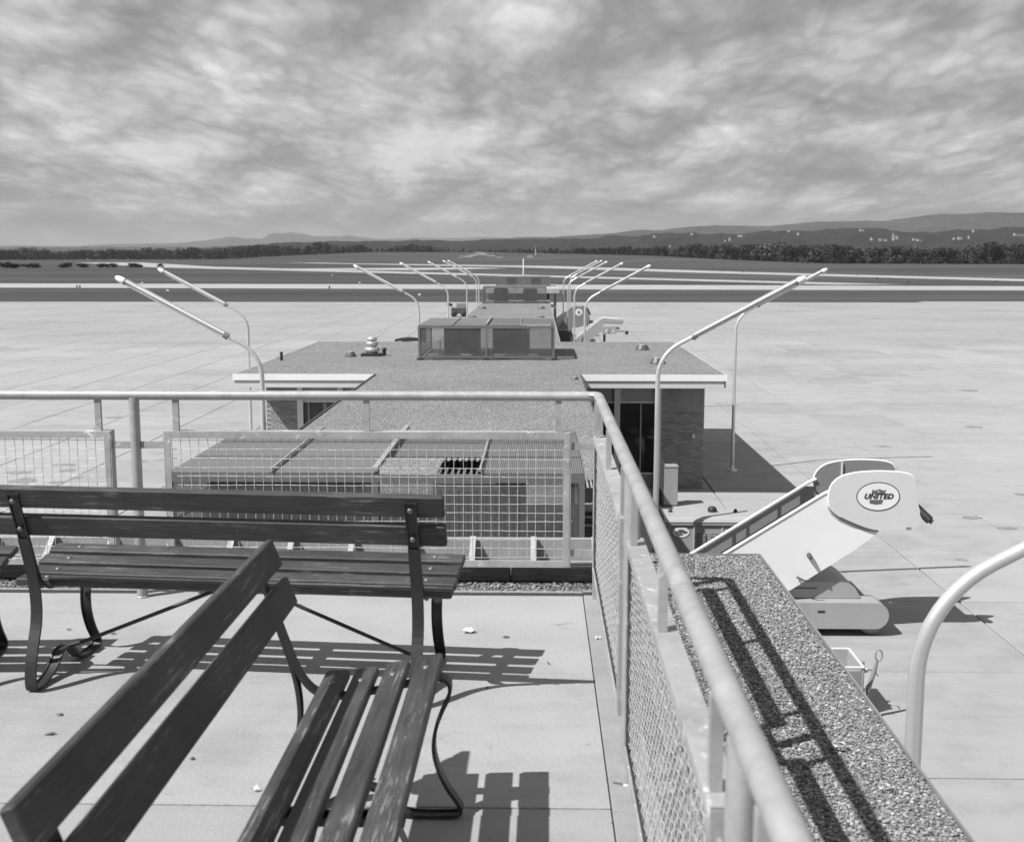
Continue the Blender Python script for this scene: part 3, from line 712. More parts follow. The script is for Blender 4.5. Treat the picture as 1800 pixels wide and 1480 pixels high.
# ------------------------------------------------------------------ things on the concourse roof
def enclosure(label, x0, x1, y0, y1, z1, nb, rows, hole=None, ribs=True, zbase=ZR):
    t = thing('plant_enclosure', label, 'equipment cage', ((x0 + x1) / 2, y0, zbase), 0, 'mesh cages round the rooftop plant')
    h = z1 - zbase; w = (x1 - x0) / 2; dd = y1 - y0; p = .055
    for x in (-w, w - p):
        for y in (0, dd - p): MB().box(x, x + p, y, y + p, 0.02, h - .11).build('post', M['encl'], t)
    MB().box(-.03, .03, .001, p, .1, h - .111).build('post', M['encl'], t)
    MB().box(-w, w, 0, p, h - .108, h - .03).build('top_rail', M['encl'], t); MB().box(-w, w, dd - p, dd, h - .108, h - .03).build('top_rail', M['encl'], t)
    for x in (-w, w - p): MB().box(x, x + p, p + .002, dd - p - .002, h - .108, h - .03).build('top_rail', M['encl'], t)
    MB().box(-w + p, w - p, .002, p - .002, .06, .13).build('bottom_rail', M['encl'], t)
    for x in (-w, w - p): MB().box(x + .003, x + p - .003, p + .002, dd - p - .002, .06, .13).build('bottom_rail', M['encl'], t)
    for x in (-w + .03, 0, w - .03): MB().box(x - .08, x + .08, -.06, .22, 0, .05).build('foot', M['black'], t)
    MB().box(-w + .06, -.035, .02, .026, .135, h - .112).build('mesh_panel', M['expmesh'], t); MB().box(.035, w - .06, .02, .026, .135, h - .112).build('mesh_panel', M['expmesh'], t)
    for x in (-w + .02, w - .026): MB().box(x, x + .006, .06, dd - .06, .135, h - .112).build('mesh_panel', M['expmesh'], t)
    # lid plates
    cw = (2 * w) / nb; rd = dd / rows
    for c in range(nb):
        for r_ in range(rows):
            if hole and (c, r_) in hole: continue
            zj = h - .028 + R.uniform(0, .006); a0, a1 = -w + c * cw + .008, -w + (c + 1) * cw - .008; b0, b1 = r_ * rd + .028, (r_ + 1) * rd - .028
            pl = MB().box(a0, a1, b0, b1, zj, zj + .012)
            pl.build('lid_plate', M['ribplate'] if (ribs and c >= nb // 2) else M['plate'], t)
    for c in range(1, nb):
        x = -w + c * cw; ww = .028 if c == nb // 2 else .010
        MB().box(x - ww, x + ww, .0, dd, h - .012 + .02, h + .03 + (.02 if c == nb // 2 else 0)).build('lid_bar', M['board'], t)
    return t, w, dd, h
def condenser(label, x, y, z, w, d, h, rz=0):
    t = thing('condenser_unit', label, 'air conditioner', (x, y, z), rz, 'air-conditioning units inside the cages')
    MB().bbox(-w / 2, w / 2, 0, d, .08, h, .02).build('casing', M['unit'], t)
    MB().box(-w / 2 + .05, w / 2 - .05, -.012, -.003, .16, h - .08).build('coil_panel', M['unitdark'], t)
    n = int(w / .055); fm = MB()
    for k in range(n): fm.box(-w / 2 + .06 + k * (w - .12) / n, -w / 2 + .06 + k * (w - .12) / n + .014, -.035, -.013, .17, h - .09)
    fm.build('fin_guard', M['unit'], t)
    tf_ = MB(); n2 = int(w / .075)
    for k in range(n2): x_ = -w / 2 + .06 + k * (w - .12) / n2; tf_.obox((x_, d / 2, h + .03), (1, 0, 0), (0, 1, 0), (0, 0, 1), .012, d * .42, .028)
    tf_.build('top_grille', M['plate'], t); MB().box(-w / 2 + .03, w / 2 - .03, d * .07, d * .93, h + .0015, h + .004).build('fan_opening', M['black'], t)
    for xx in (-w / 2 + .05, w / 2 - .13): MB().box(xx, xx + .08, .05, d - .05, 0, .078).build('skid', M['black'], t)
    return t
M['ribplate'] = mat_plain('ribbed_plate', .19, .5, .2, .10, .9, fine=9)
_k = NT(M['ribplate'].node_tree); _s = _k.n.new('ShaderNodeSeparateXYZ'); _k.l.new(_k.co, _s.inputs[0])
_h = _k.math('SINE', _k.math('MULTIPLY', _s.outputs[0], 300.0)); _b2 = _k.n['Principled BSDF']
_src2 = _b2.inputs['Base Color'].links[0].from_socket
_k.l.new(_k.mix(1.0, _src2, _k.ramp(_h, [(0, .45), (.5, 1.1)]), 'MULTIPLY'), _b2.inputs['Base Color']); _k.bump(_h, .6, .004, _b2)
T1 = enclosure('large mesh cage with a plated lid nearest the railing, one lid plate missing', -3.80, .49, 11.75, 14.75, 4.615, 4, 3, hole=[(2, 0)])
T2 = enclosure('mesh cage on the roof between the two side wings of the concourse', -3.75, .545, 36.8, 41.05, 4.655, 4, 4, hole=[(3, 0)])
T3 = enclosure('small far mesh cage at the end of the narrow roof, in front of the pavilion', -3.78, .62, 81.5, 84.5, 4.70, 2, 2, ribs=False)
T4 = enclosure('farthest mesh cage, on the raised pavilion roof below the mast', -3.34, 1.01, 95, 98, 5.16, 2, 2, ribs=False, zbase=4.382)
for (nm, x, y, z, w, d, h) in (('wide finned air conditioner in the right half of the nearest cage', -.62, 12.3, ZR, 1.0, 1.3, .86), ('finned air conditioner in the left half of the nearest cage', -2.5, 12.7, ZR, 1.2, 1.2, .82), ('low dark air conditioner at the left end of the nearest cage', -3.45, 12.6, ZR, .5, 1.0, .7),
                               ('square air conditioner in the left half of the middle cage', -2.45, 37.9, ZR, 1.15, 1.1, .93), ('square air conditioner in the right half of the middle cage', -.85, 37.9, ZR, 1.2, 1.1, .93),
                               ('air conditioner in the left half of the far cage', -2.55, 82.3, ZR, 1.0, 1.0, .95), ('air conditioner in the right half of the far cage', -.5, 82.3, ZR, 1.0, 1.0, .95),
                               ('air conditioner in the left half of the farthest cage', -2.1, 95.6, 4.385, .8, 1, .68), ('air conditioner in the right half of the farthest cage', -.1, 95.6, 4.385, .8, 1, .68)):
    condenser(nm, x, y, z, w, d, h)
t = thing('conduit', 'thin pale pipe running along the front inside the middle cage', 'pipe', (-3.1, 37.25, ZR)); MB().tube([(0, .2, .55), (0, 0, .3), (.08, 0, .18), (.2, 0, .13), (2.9, 0, .13)], .018, 8).build('pipe', M['fascia2'], t)
for k in range(4):
    MB().box(-.16, .16, -.04, .04, 0, .05).build('sleeper', M['offwhite'], None, loc=(-3.3 + k * 1.05, 36.95, ZR + .134), label=['short white block at the left end under the middle cage front', 'short white block left of centre under the middle cage front', 'short white block right of centre under the middle cage front', 'short white block at the right end under the middle cage front'][k], cat='block', group='blocks in the middle cage')
# mushroom ventilator
t = thing('roof_ventilator', 'shiny stacked mushroom ventilator on a black curb on the left wing roof', 'ventilator', (-5.42, 38.3, ZR)); t.scale = (.82, .82, .90)
MB().box(-.42, .36, -.3, .3, 0, .09).build('curb', M['black'], t)
MB().lathe((0, 0, .092), [(.22, 0), (.22, .06), (.31, .08), (.31, .18), (.27, .22), (.17, .24), (.17, .27), (.24, .29), (.25, .38), (.22, .43), (.12, .44), (.12, .46), (.2, .47), (.21, .54), (.16, .60), (.02, .62)], 24).build('cowl', M['alu'], t)
MB().tube([(.12, 0, .6), (.3, .1, .72), (.62, .2, .95)], .008, 6).build('antenna_wire', M['midgrey'], t)
def vent(label, x, y, r, h, z=ZR):
    t = thing('roof_vent', label, 'roof vent', (x, y, z), 0, 'small vents on the gravel roof')
    MB().lathe((0, 0, 0), [(r * 1.25, 0), (r * 1.2, h * .25), (r * .8, h)], 12, smooth=False).build('cap', M['dark'], t)
    q = MB().lathe((0, 0, h), [(r * .8, 0), (r * .7, h * .18), (r * .1, h * .2)], 12).build('dome', M['midgrey'], t)
vent('low black vent just left of the shiny ventilator', -6.08, 38.0, .15, .15)
vent('black trapezoid vent on the right wing, the farther one', 3.67, 41.0, .20, .17)
vent('black trapezoid vent on the right wing, half behind the lamp pole', 3.67, 35.7, .2, .17)
vent('tiny dark vent by the inner corner of the right wing eave', 1.0, 31.0, .09, .07)
vent('small dark vent at the far left of the narrow roof', -3.4, 73, .2, .14); vent('small dark vent at the far right of the narrow roof', .25, 73, .2, .14)
vent('flat dark vent on the left of the narrow roof behind the middle cage', -3.45, 62.7, .18, .08); vent('flat dark vent on the right of the narrow roof behind the middle cage', .2, 62.7, .18, .08)
t = thing('vent_pipe', 'short black pipe standing beside the shiny ventilator', 'vent pipe', (-5.03, 38.35, ZR)); MB().tube([(0, 0, 0), (0, 0, .22)], .06, 10).build('pipe', M['black'], t); MB().lathe((0, 0, .2), [(.09, 0), (.09, .05), (.02, .07)], 10).build('cap', M['black'], t)
t = thing('vent_pipe', 'black vent pipe standing near the left corner of the wing roof', 'vent pipe', (-8.02, 36.5, ZR)); MB().tube([(0, 0, 0), (0, 0, .26)], .045, 10).build('pipe', M['black'], t); MB().lathe((0, 0, .24), [(.055, 0), (.05, .03)], 10).build('cap', M['black'], t)
t = thing('floor_grille', 'small slatted black grille on the gravel to the right of the nearest cage', 'grille', (.74, 15.3, ZR), 0)
MB().box(-.19, .19, 0, .03, .0, .2).box(-.19, .19, .55, .58, 0, .2).build('frame', M['black'], t)
for k in range(7):
    MB().box(-.17 + k * .052, -.15 + k * .052, .03, .55, .02, .2).build('bar', M['galvflat'], t)
for k, (y, z, h) in enumerate(((13.4, ZR, .12), (13.85, ZR, .12), (14.3, ZR, .1))):
    MB().box(.56, 1.1, y, y + .14, z, z + h).build('sleeper', M['tim'], None, label=['dark sleeper beside the nearest cage, closest to the railing', 'dark sleeper beside the nearest cage, middle of three', 'dark sleeper beside the nearest cage, farthest of three'][k], cat='timber', group='sleepers beside the nearest cage')
for o in []: pass
t = thing('flagpole', 'thin white pole rising behind the farthest cage', 'pole', (-1.18, 98.5, 4.382)); MB().tube([(0, 0, 0), (0, 0, 2.2)], [.06, .045], 8).build('pole', M['white'], t)
# ------------------------------------------------------------------ lamp standards
def lamp_meshes():
    a = rad(28.2); Rb = .75; pts = [(0, 0, 0), (0, 0, 1.5), (0, 0, 3.2), (0, 0, 4.45)]; rr = [.058, .054, .049, .046]
    for k in range(1, 11):
        th = (math.pi / 2 - a) * k / 10; pts.append((Rb * (1 - math.cos(th)), 0, 4.45 + Rb * math.sin(th))); rr.append(.046 - .006 * k / 10)
    dx, dz = math.cos(a), math.sin(a); x, z = pts[-1][0], pts[-1][2]; ex = .667
    pts.append((ex, 0, z + (ex - x) * dz / dx)); rr.append(.039)
    pole = MB().tube(pts, rr, 18).mesh('pole', M['lamp'])
    c = Vector(pts[-1]); d = Vector((dx, 0, dz)); n = Vector((-dz, 0, dx)); yv = Vector((0, 1, 0)); L = 2.14
    clamp = MB().tube([c - d * .03, c + d * .06], .064, 14).tube([c + n * .04 - yv * .05, c - n * .08 - yv * .05], .012, 6).mesh('clamp', M['clamp'])
    tubes = []
    for oy, on in ((-.030, .022), (.030, .022), (0, -.028)):
        tubes.append(MB().tube([c + d * .06 + yv * oy + n * on, c + d * (.06 + L) + yv * oy + n * on], .029, 12).mesh('lamp_tube', M['tube']))
    spine = MB().obox(c + d * (.06 + L / 2) + n * .056, d, yv, n, L / 2, .034, .010).mesh('spine', M['lamp'])
    e = c + d * (.06 + L)
    band_ = MB().tube([e - d * .01, e + d * .03], .066, 14).mesh('collar', M['clamp'])
    cap = MB().lathe(e + d * .03, [(.062, 0), (.066, .05), (.060, .10), (.045, .15), (.022, .185), (.004, .195)], 18, axis=d).mesh('end_cap', M['lampcap'])
    foot = MB().lathe((0, 0, 0), [(.17, 0), (.17, .03), (.08, .035), (.075, .16), (.06, .18)], 14).mesh('base_flange', M['lamp'])
    return [('pole', pole), ('clamp', clamp)] + [('lamp_tube', m) for m in tubes] + [('spine', spine), ('collar', band_), ('end_cap', cap), ('base_flange', foot)]
LM = lamp_meshes(); LG = 'tubular lamp standards leaning out over the apron'
first = None
lamps = [(2.14, 6.38, 1, 'nearest lamp standard, bending out of the picture at the right edge'),
         (2.34, 22.7, 1, 'large lamp standard in front of the right wing brick wall'), (6.25, 37.1, 1, 'lamp standard with its foot in the shadow beside the right brick wall'),
         (2.05, 50.8, 1, 'right-hand lamp standard directly beyond the right wing roof'), (2.15, 68.5, 1, 'second right-hand lamp standard beyond the wing roof'),
         (2.19, 84.6, 1, 'third right-hand lamp standard beyond the wing roof, beside the far stairs'), (2.15, 98, 1, 'leftmost of the thin far right-hand lamp standards'), (2.88, 104, 1, 'farthest right-hand lamp standard, behind the others'),
         (-5.38, 22.7, -1, 'large lamp standard nearest on the left, in front of the left wing corner'), (-9.2, 37.1, -1, 'lamp standard outside the left wing corner'),
         (-5.13, 50.8, -1, 'left-hand lamp standard just left of the middle cage'), (-5.2, 68.5, -1, 'second left-hand lamp standard beyond the wing roof'), (-5.07, 84.6, -1, 'third left-hand lamp standard beyond the wing roof'),
         (-5.06, 98, -1, 'fourth left-hand lamp standard, beside the far cage'), (-5.27, 106, -1, 'farthest left-hand lamp standard, close behind the fourth')]
for x, y, s, lab in lamps:
    rz = 0 if s > 0 else math.pi
    if first is None:
        first = thing('lamp_standard', lab, 'street lamp', (x, y, 0), rz, LG)
        for nm, me in LM: link(nm, me, first)
    else: copy_tree(first, None, (x, y, 0), rz, lab)
# ------------------------------------------------------------------ terminal building we stand on
TB = thing('terminal_building', 'terminal building under the observation deck, with its pale concrete deck and gravel-topped roof edge', 'building')
XE = 1.335; YE = 6.86
MB().box(-16, XE - .35, -14, YE - .25, 0, ZD - .45).build('wall', M['wall'], TB)
MB().box(-16, XE, -14, YE, ZD - .42, ZD - .06).build('roof_slab', M['curb'], TB)
MB().box(XE - .004, XE + .004, -14, YE + .004, ZD - .22, ZD - .008).build('edge_flashing', M['midgrey'], TB)
MB().box(-16, XE - .006, YE - .004, YE + .004, ZD - .22, ZD - .008).build('edge_flashing', M['midgrey'], TB)
def deck_slab(x0, x1, y0, y1, z=0, m='deck'):
    MB().bbox(x0 + .0015, x1 - .0015, y0 + .0015, y1 - .0015, ZD - .055, ZD + z, .002).build('deck_slab' if m == 'deck' else 'curb_strip', M[m], TB)
for x0, x1 in ((-6, -2.9), (-2.9, .242)):
    for y0, y1 in ((-3, .4), (.4, 3.505), (3.505, 3.56), (3.56, 6.022)): deck_slab(x0, x1, y0, y1, -.004 if y1 - y0 < .1 else 0)
for y0, y1 in ((-3, .4), (.4, 3.53), (3.53, 6.024)): deck_slab(.243, .40, y0, y1, .006, 'curb')
GV = MB()
GV.box(.401, XE - .006, -3, YE - .006, ZD - .058, ZD - .018); GV.box(-9, .4, 6.026, YE - .006, ZD - .058, ZD - .022)
gvb = GV.build('gravel_bed', M['bedgravel'], TB)
# loose stones on the gravel bed: instanced pebbles scattered by geometry nodes
pebs = []
pc = bpy.data.collections.new('pebbles')
for i in range(6):
    b = MB(); r_ = random.Random(100 + i)
    t_ = (1 + 5 ** .5) / 2; vv = [Vector(v).normalized() for v in ((-1, t_, 0), (1, t_, 0), (-1, -t_, 0), (1, -t_, 0), (0, -1, t_), (0, 1, t_), (0, -1, -t_), (0, 1, -t_), (t_, 0, -1), (t_, 0, 1), (-t_, 0, -1), (-t_, 0, 1))]
    b.add([v * r_.uniform(.65, 1.15) for v in vv], [(0, 11, 5), (0, 5, 1), (0, 1, 7), (0, 7, 10), (0, 10, 11), (1, 5, 9), (5, 11, 4), (11, 10, 2), (10, 7, 6), (7, 1, 8), (3, 9, 4), (3, 4, 2), (3, 2, 6), (3, 6, 8), (3, 8, 9), (4, 9, 5), (2, 4, 11), (6, 2, 10), (8, 6, 7), (9, 8, 1)])
    pebs.append(b)
def pebble_stuff(name, n, area, zc, rmin, rmax, seed, label):
    r_ = random.Random(seed); b = MB()
    for _ in range(n):
        x, y = area(r_); p = r_.choice(pebs); s_ = rmin + (rmax - rmin) * r_.random() ** 2; a = r_.uniform(0, 6.28); ca, sa = math.cos(a) * s_, math.sin(a) * s_; fz = s_ * r_.uniform(.55, .9)
        zz_ = zc + r_.uniform(-.3, .55) * s_
        b.add([(x + v[0] * ca - v[1] * sa, y + v[0] * sa + v[1] * ca, zz_ + v[2] * fz) for v in p.v], p.f)
    m, nt, bs = new_mat(name + '_stone'); k = NT(nt); geo = k.n.new('ShaderNodeNewGeometry')
    c = k.ramp(geo.outputs['Random Per Island'], [(0, .035), (.16, .09), (.40, .17), (.75, .26), (.93, .36), (1, .52)])
    c = k.mix(.25, c, k.ramp(k.noise(geo.outputs['Position'], 260, 2), [(.3, .08), (.7, .4)]))
    k.l.new(c, bs.inputs['Base Color']); bs.inputs['Roughness'].default_value = .8; bs.inputs['Specular IOR Level'].default_value = .3
    o = b.build(name, m, TB, kind='stuff'); o['label'] = label; return o
# density falls where the bed leaves the picture
def areaA(r_):
    return r_.uniform(.41, XE - .012), 1.9 + (YE - 1.92) * r_.random() ** 1.0
pebble_stuff('gravel', 52000, areaA, ZD - .016, .0036, .0086, 5, 'pale and dark gravel covering the roof edge outside the railing')
pebble_stuff('gravel', 15000, lambda r_: (r_.uniform(-3.9, .4), r_.uniform(6.03, YE - .01)), ZD - .020, .006, .012, 6, 'gravel strip beyond the end of the deck')
# timber kerb and braced flashing board beyond the end railing
TK = thing('timber_kerb', 'dark weathered timbers lying on the gravel just beyond the end railing', 'timber kerb', (0, 0, ZD - .015))
for x0, x1, a in ((-5.6, -2.5, 0), (-2.49, -.145, .008), (-.14, .42, -.03)):
    b = MB().bbox(x0, x1, 6.24, 6.36, 0, .085, .008); o = b.build('timber', M['tim'], TK); o.rotation_euler = (0, 0, 0)
FB = thing('braced_board', 'low pale board braced by metal gussets beyond the end railing', 'board', (0, 6.6, ZD - .015))
MB().bbox(-5.2, .62, 0, .03, 0, .158, .004).build('board', M['board'], FB)
MB().box(-5.2, .62, -.20, -.006, 0.0, .03).build('base_plate', M['board'], FB)
gm = MB().prism_x([(-.19, .032), (-.004, .032), (-.004, .165)], -.006, .006).box(-.018, .018, -.19, -.17, .03, .045).obox((0, -.098, .104), (1, 0, 0), (0, .813, .582), (0, -.582, .813), .016, .112, .004).mesh('gusset', M['galvflat'])
for k in range(14): link('gusset', gm, FB, (-4.2 + k * .3485 - .0, 0, 0))
# ------------------------------------------------------------------ railing
RL = thing('railing', 'weathered pipe railing with crimped wire mesh panels round the observation deck corner', 'railing', (0, 0, ZD))
rz_ = 1.055; RY = 5.87; RX = .31; pr = .0245
pts = [(-7.0, RY, rz_)] + [(x, RY, rz_) for x in (-4, -2.06, -.5)] + [(RX - .06, RY, rz_), (RX - .02, RY - .006, rz_), (RX - .006, RY - .02, rz_), (RX, RY - .06, rz_)] + [(RX, y, rz_) for y in (4.5, 3.74, 2.8, 1.67, .8, 0, -1.2)]
MB().tube(pts, pr, 24).build('top_rail', M['galv'], RL)
def post(x, y):
    MB().tube([(x, y, 0), (x, y, .5), (x, y, rz_ - .012)], .0265, 20).lathe((x, y, 0), [(.036, 0), (.036, .006), (.028, .01)], 16).build('post', M['galv'], RL)
for x, y in ((-2.05, RY), (-4.5, RY), (RX, 3.74), (RX, 1.67), (RX, -.4)): post(x, y)
MB().box(RX - .022, RX + .022, RY - .02, RY + .024, 0, rz_ - .02).build('post', M['galvflat'], RL)
FT, FBm, FW = .873, .172, .036
def wires(L, H, pitch=.0465):
    b = MB(); A = .0033; r = .00165; nx, nz = int(L / pitch), int(H / pitch); ox, oz = (L - nx * pitch) / 2, (H - nz * pitch) / 2
    def wire(p0, dvec, perp, length, phase, off):
        n = int(length / (pitch / 2)); vs = []; fs = []; side = dvec.cross(perp)
        jit = R.uniform(-.0015, .0015)
        for i in range(n + 1):
            t = min(length, i * pitch / 2 + off); yy = A * math.cos(math.pi * (t - off) / pitch + phase)
            c = p0 + dvec * t + perp * yy + side * (jit + .0012 * math.sin(t * 9 + phase * 3))
            for a, bb in ((r, 0), (0, r), (-r, 0), (0, -r)): vs.append(c + perp * a + side * bb)
        for i in range(n):
            for k in range(4): fs.append((i * 4 + k, i * 4 + (k + 1) % 4, i * 4 + 4 + (k + 1) % 4, i * 4 + 4 + k))
        b.add(vs, fs, True)
    for i in range(nx + 1):
        x = ox + i * pitch
        if 0 < x < L: wire(Vector((x, 0, 0)), Vector((0, 0, 1)), Vector((0, 1, 0)), H, i * math.pi, oz % pitch)
    for j in range(nz + 1):
        z = oz + j * pitch
        if 0 < z < H: wire(Vector((0, 0, z)), Vector((1, 0, 0)), Vector((0, 1, 0)), L, (j + 1) * math.pi, ox % pitch)
    return b
def panel(x0, L, along='X', fixed=RY, lab=None):
    """framed mesh panel; along Y panels run towards the camera"""
    f = MB(); t = .017
    tf = .040
    f.bbox(.002, L - .002, -t, -t + .006, FT - FW, FT - .0065, .001); f.bbox(0, L, -t, tf, FT - .006, FT, .001)
    f.bbox(.002, L - .002, -t, -t + .006, FBm + .0065, FBm + FW, .001); f.bbox(0, L, -t, tf, FBm, FBm + .006, .001)
    for a0, a1 in ((0, .006), (L - .006, L)): f.bbox(a0, a1, -t + .001, tf - .001, FBm + .007, FT - .007, .001)
    for a0, a1 in ((.007, FW), (L - FW, L - .007)): f.bbox(a0, a1, -t - .001, -t + .005, FBm + .007, FT - .007, .001)
    o = f.build('panel_frame', M['galvflat'], RL)
    o.location = (x0, fixed, 0) if along == 'X' else (fixed, x0, 0)
    if along == 'Y': o.rotation_euler = (0, 0, -math.pi / 2)
    w = wires(L - 2 * FW, FT - FBm - 2 * FW); wo_ = w.build('wire_mesh', M['wire'], o, kind='stuff'); wo_.location = (FW, 0, FBm + FW)
    for s_ in (.065, L / 2, L - .065):
        MB().box(s_ - .015, s_ + .015, -.010, .012, FT + .001, rz_ - .018).build('stub', M['galvflat'], o)
    return o
p1 = panel(-1.902, 2.075); p2 = panel(-4.3, 2.13); p3 = panel(-6.7, 2.0)
q1 = panel(5.76, 1.86, 'Y', RX - .012); q2 = panel(3.60, 1.80, 'Y', RX - .012); q3 = panel(1.52, 1.80, 'Y', RX - .012)
def tab(a, b_, z, along='X', fx=RY):
    m = MB()
    if along == 'X': m.box(a, b_, fx - .004, fx + .004, z - .018, z + .018)
    else: m.box(fx - .004, fx + .004, a, b_, z - .018, z + .018)
    m.build('tab', M['galvflat'], RL)
for z in (.80, .245):
    tab(-2.168, -2.078, z); tab(-2.022, -1.903, z); tab(.174, RX - .023, z); tab(3.77, 3.90, z, 'Y', RX - .012); tab(3.601, 3.712, z, 'Y', RX - .012); tab(1.70, 1.80, z, 'Y', RX - .012); tab(1.52, 1.642, z, 'Y', RX - .012)
# ------------------------------------------------------------------ benches
def bench_parts(root):
    L = 1.83; hl = L / 2
    path_up = [(.012, .835), (.026, .80), (.055, .72), (.084, .64), (.110, .565), (.134, .50), (.160, .45), (.195, .415), (.24, .40), (.30, .405), (.38, .42), (.46, .438), (.53, .455), (.575, .463), (.605, .455), (.617, .43), (.612, .395), (.590, .345), (.570, .285), (.565, .225), (.578, .165), (.605, .105), (.635, .06), (.65, .03), (.64, .010), (.61, .004), (.50, .004),
               (.45, .02), (.415, .055), (.38, .085), (.34, .095), (.30, .09), (.27, .06), (.22, .03), (.16, .012), (.10, .004), (.072, .006), (.060, .03), (.060, .07), (.072, .13), (.098, .20), (.126, .27), (.136, .34), (.130, .42), (.115, .49), (.098, .545), (.080, .60), (.070, .635)]
    def channel(path, w=.046, fl=.011, th=.005):
        b = MB(); n = len(path); P_ = [Vector((0, y, z)) for y, z in path]
        # cross-section of a channel: web with two flanges turned to one side
        prof = [(-w / 2, 0), (w / 2, 0), (w / 2, fl), (w / 2 - th, fl), (w / 2 - th, th), (-w / 2 + th, th), (-w / 2 + th, fl), (-w / 2, fl)]
        vs = []
        for i, p in enumerate(P_):
            t = (P_[min(i + 1, n - 1)] - P_[max(i - 1, 0)]).normalized(); nn = Vector((0, -t.z, t.y)) * -1
            for a, c in prof: vs.append(p + Vector((a, 0, 0)) + nn * c)
        m = len(prof); fs = []
        for i in range(n - 1):
            for k in range(m): fs.append((i * m + k, i * m + (k + 1) % m, (i + 1) * m + (k + 1) % m, (i + 1) * m + k))
        b.add(vs, fs); b.add(vs[:m], [tuple(range(m))]); b.add(vs[-m:], [tuple(range(m))]); return b
    def smooth_path(p):
        out = []
        n = len(p)
        for i in range(n - 1):
            p0, p1_, p2_, p3_ = p[max(i - 1, 0)], p[i], p[i + 1], p[min(i + 2, n - 1)]
            for t in (0, .33, .66):
                f = lambda a, b, c, d: .5 * ((2 * b) + (-a + c) * t + (2 * a - 5 * b + 4 * c - d) * t * t + (-a + 3 * b - 3 * c + d) * t ** 3)
                out.append((f(p0[0], p1_[0], p2_[0], p3_[0]), f(p0[1], p1_[1], p2_[1], p3_[1])))
        out.append(p[-1]); return out
    fm = channel(smooth_path(path_up)).mesh('end_frame', M['iron']); fix_normals(fm)
    bolt = MB().lathe((0, 0, 0), [(.011, 0), (.010, .004), (.004, .006)], 10).mesh('bolt', M['bolt'])
    for s_ in (-1, 1):
        o = link('end_frame', fm, root); o.location = (s_ * .79, 0, 0)
    # seat slats
    seat = [(.242, .4055, 0), (.338, .4155, 9), (.440, .4365, 12), (.542, .4595, 9)]
    for i, (y, z, a) in enumerate(seat):
        hw = .0375 if i < 3 else .041
        m = MB().bbox(-hl + R.uniform(0, .006), hl - R.uniform(0, .006), -hw, hw, 0, .030, .0045).mesh('seat_slat', M['wood'])
        o = link('seat_slat', m, root); o.location = (0, y, z); o.rotation_euler = (rad(a), 0, 0)
        for s_ in (-1, 1):
            for dx in (0,):
                bo = link('bolt', bolt, o); bo.location = (s_ * .79 + dx, 0, .030)
    # back slats, standing on the forward side of the uprights
    for (y, z, a) in ((.026, .812, 21), (.072, .690, 21)):
        m = MB().bbox(-hl, hl, 0, .030, -.046, .046, .0045).mesh('back_slat', M['wood'])
        o = link('back_slat', m, root); o.location = (0, y, z); o.rotation_euler = (rad(a), 0, 0)
        for s_ in (-1, 1):
            bo = link('bolt', bolt, o); bo.location = (s_ * .79, -.022, 0); bo.rotation_euler = (rad(90), 0, 0)
    MB().box(-.024, .024, .235, .565, .378, .388).box(-.024, -.018, .235, .565, .3885, .400).box(.018, .024, .235, .565, .3885, .400).build('cross_strap', M['iron'], root)
    # diagonal brace rods from the middle of the foot loops up to the middle of the seat
    for s_ in (-1, 1):
        MB().tube([(s_ * .775, .36, .10), (s_ * .70, .355, .125), (s_ * .10, .35, .372), (s_ * .02, .35, .396)], .0085, 8).build('brace_rod', M['iron'], root)
BG = 'slatted benches on the observation deck'
B1 = thing('park_bench', 'dark slatted bench seen from behind, parallel to the end railing', 'bench', (-1.265, 4.375, ZD + .001), rad(-5.07), BG)
bench_parts(B1)
B2 = copy_tree(B1, None, (-.885, 2.705, ZD + .001), rad(-90.4), 'nearest slatted bench running towards the viewer, its seat facing the railing')
B3 = copy_tree(B1, None, (-3.16, 4.355, ZD + .001), rad(3), 'bench at the left edge of the picture, only its seat end and a leg showing')
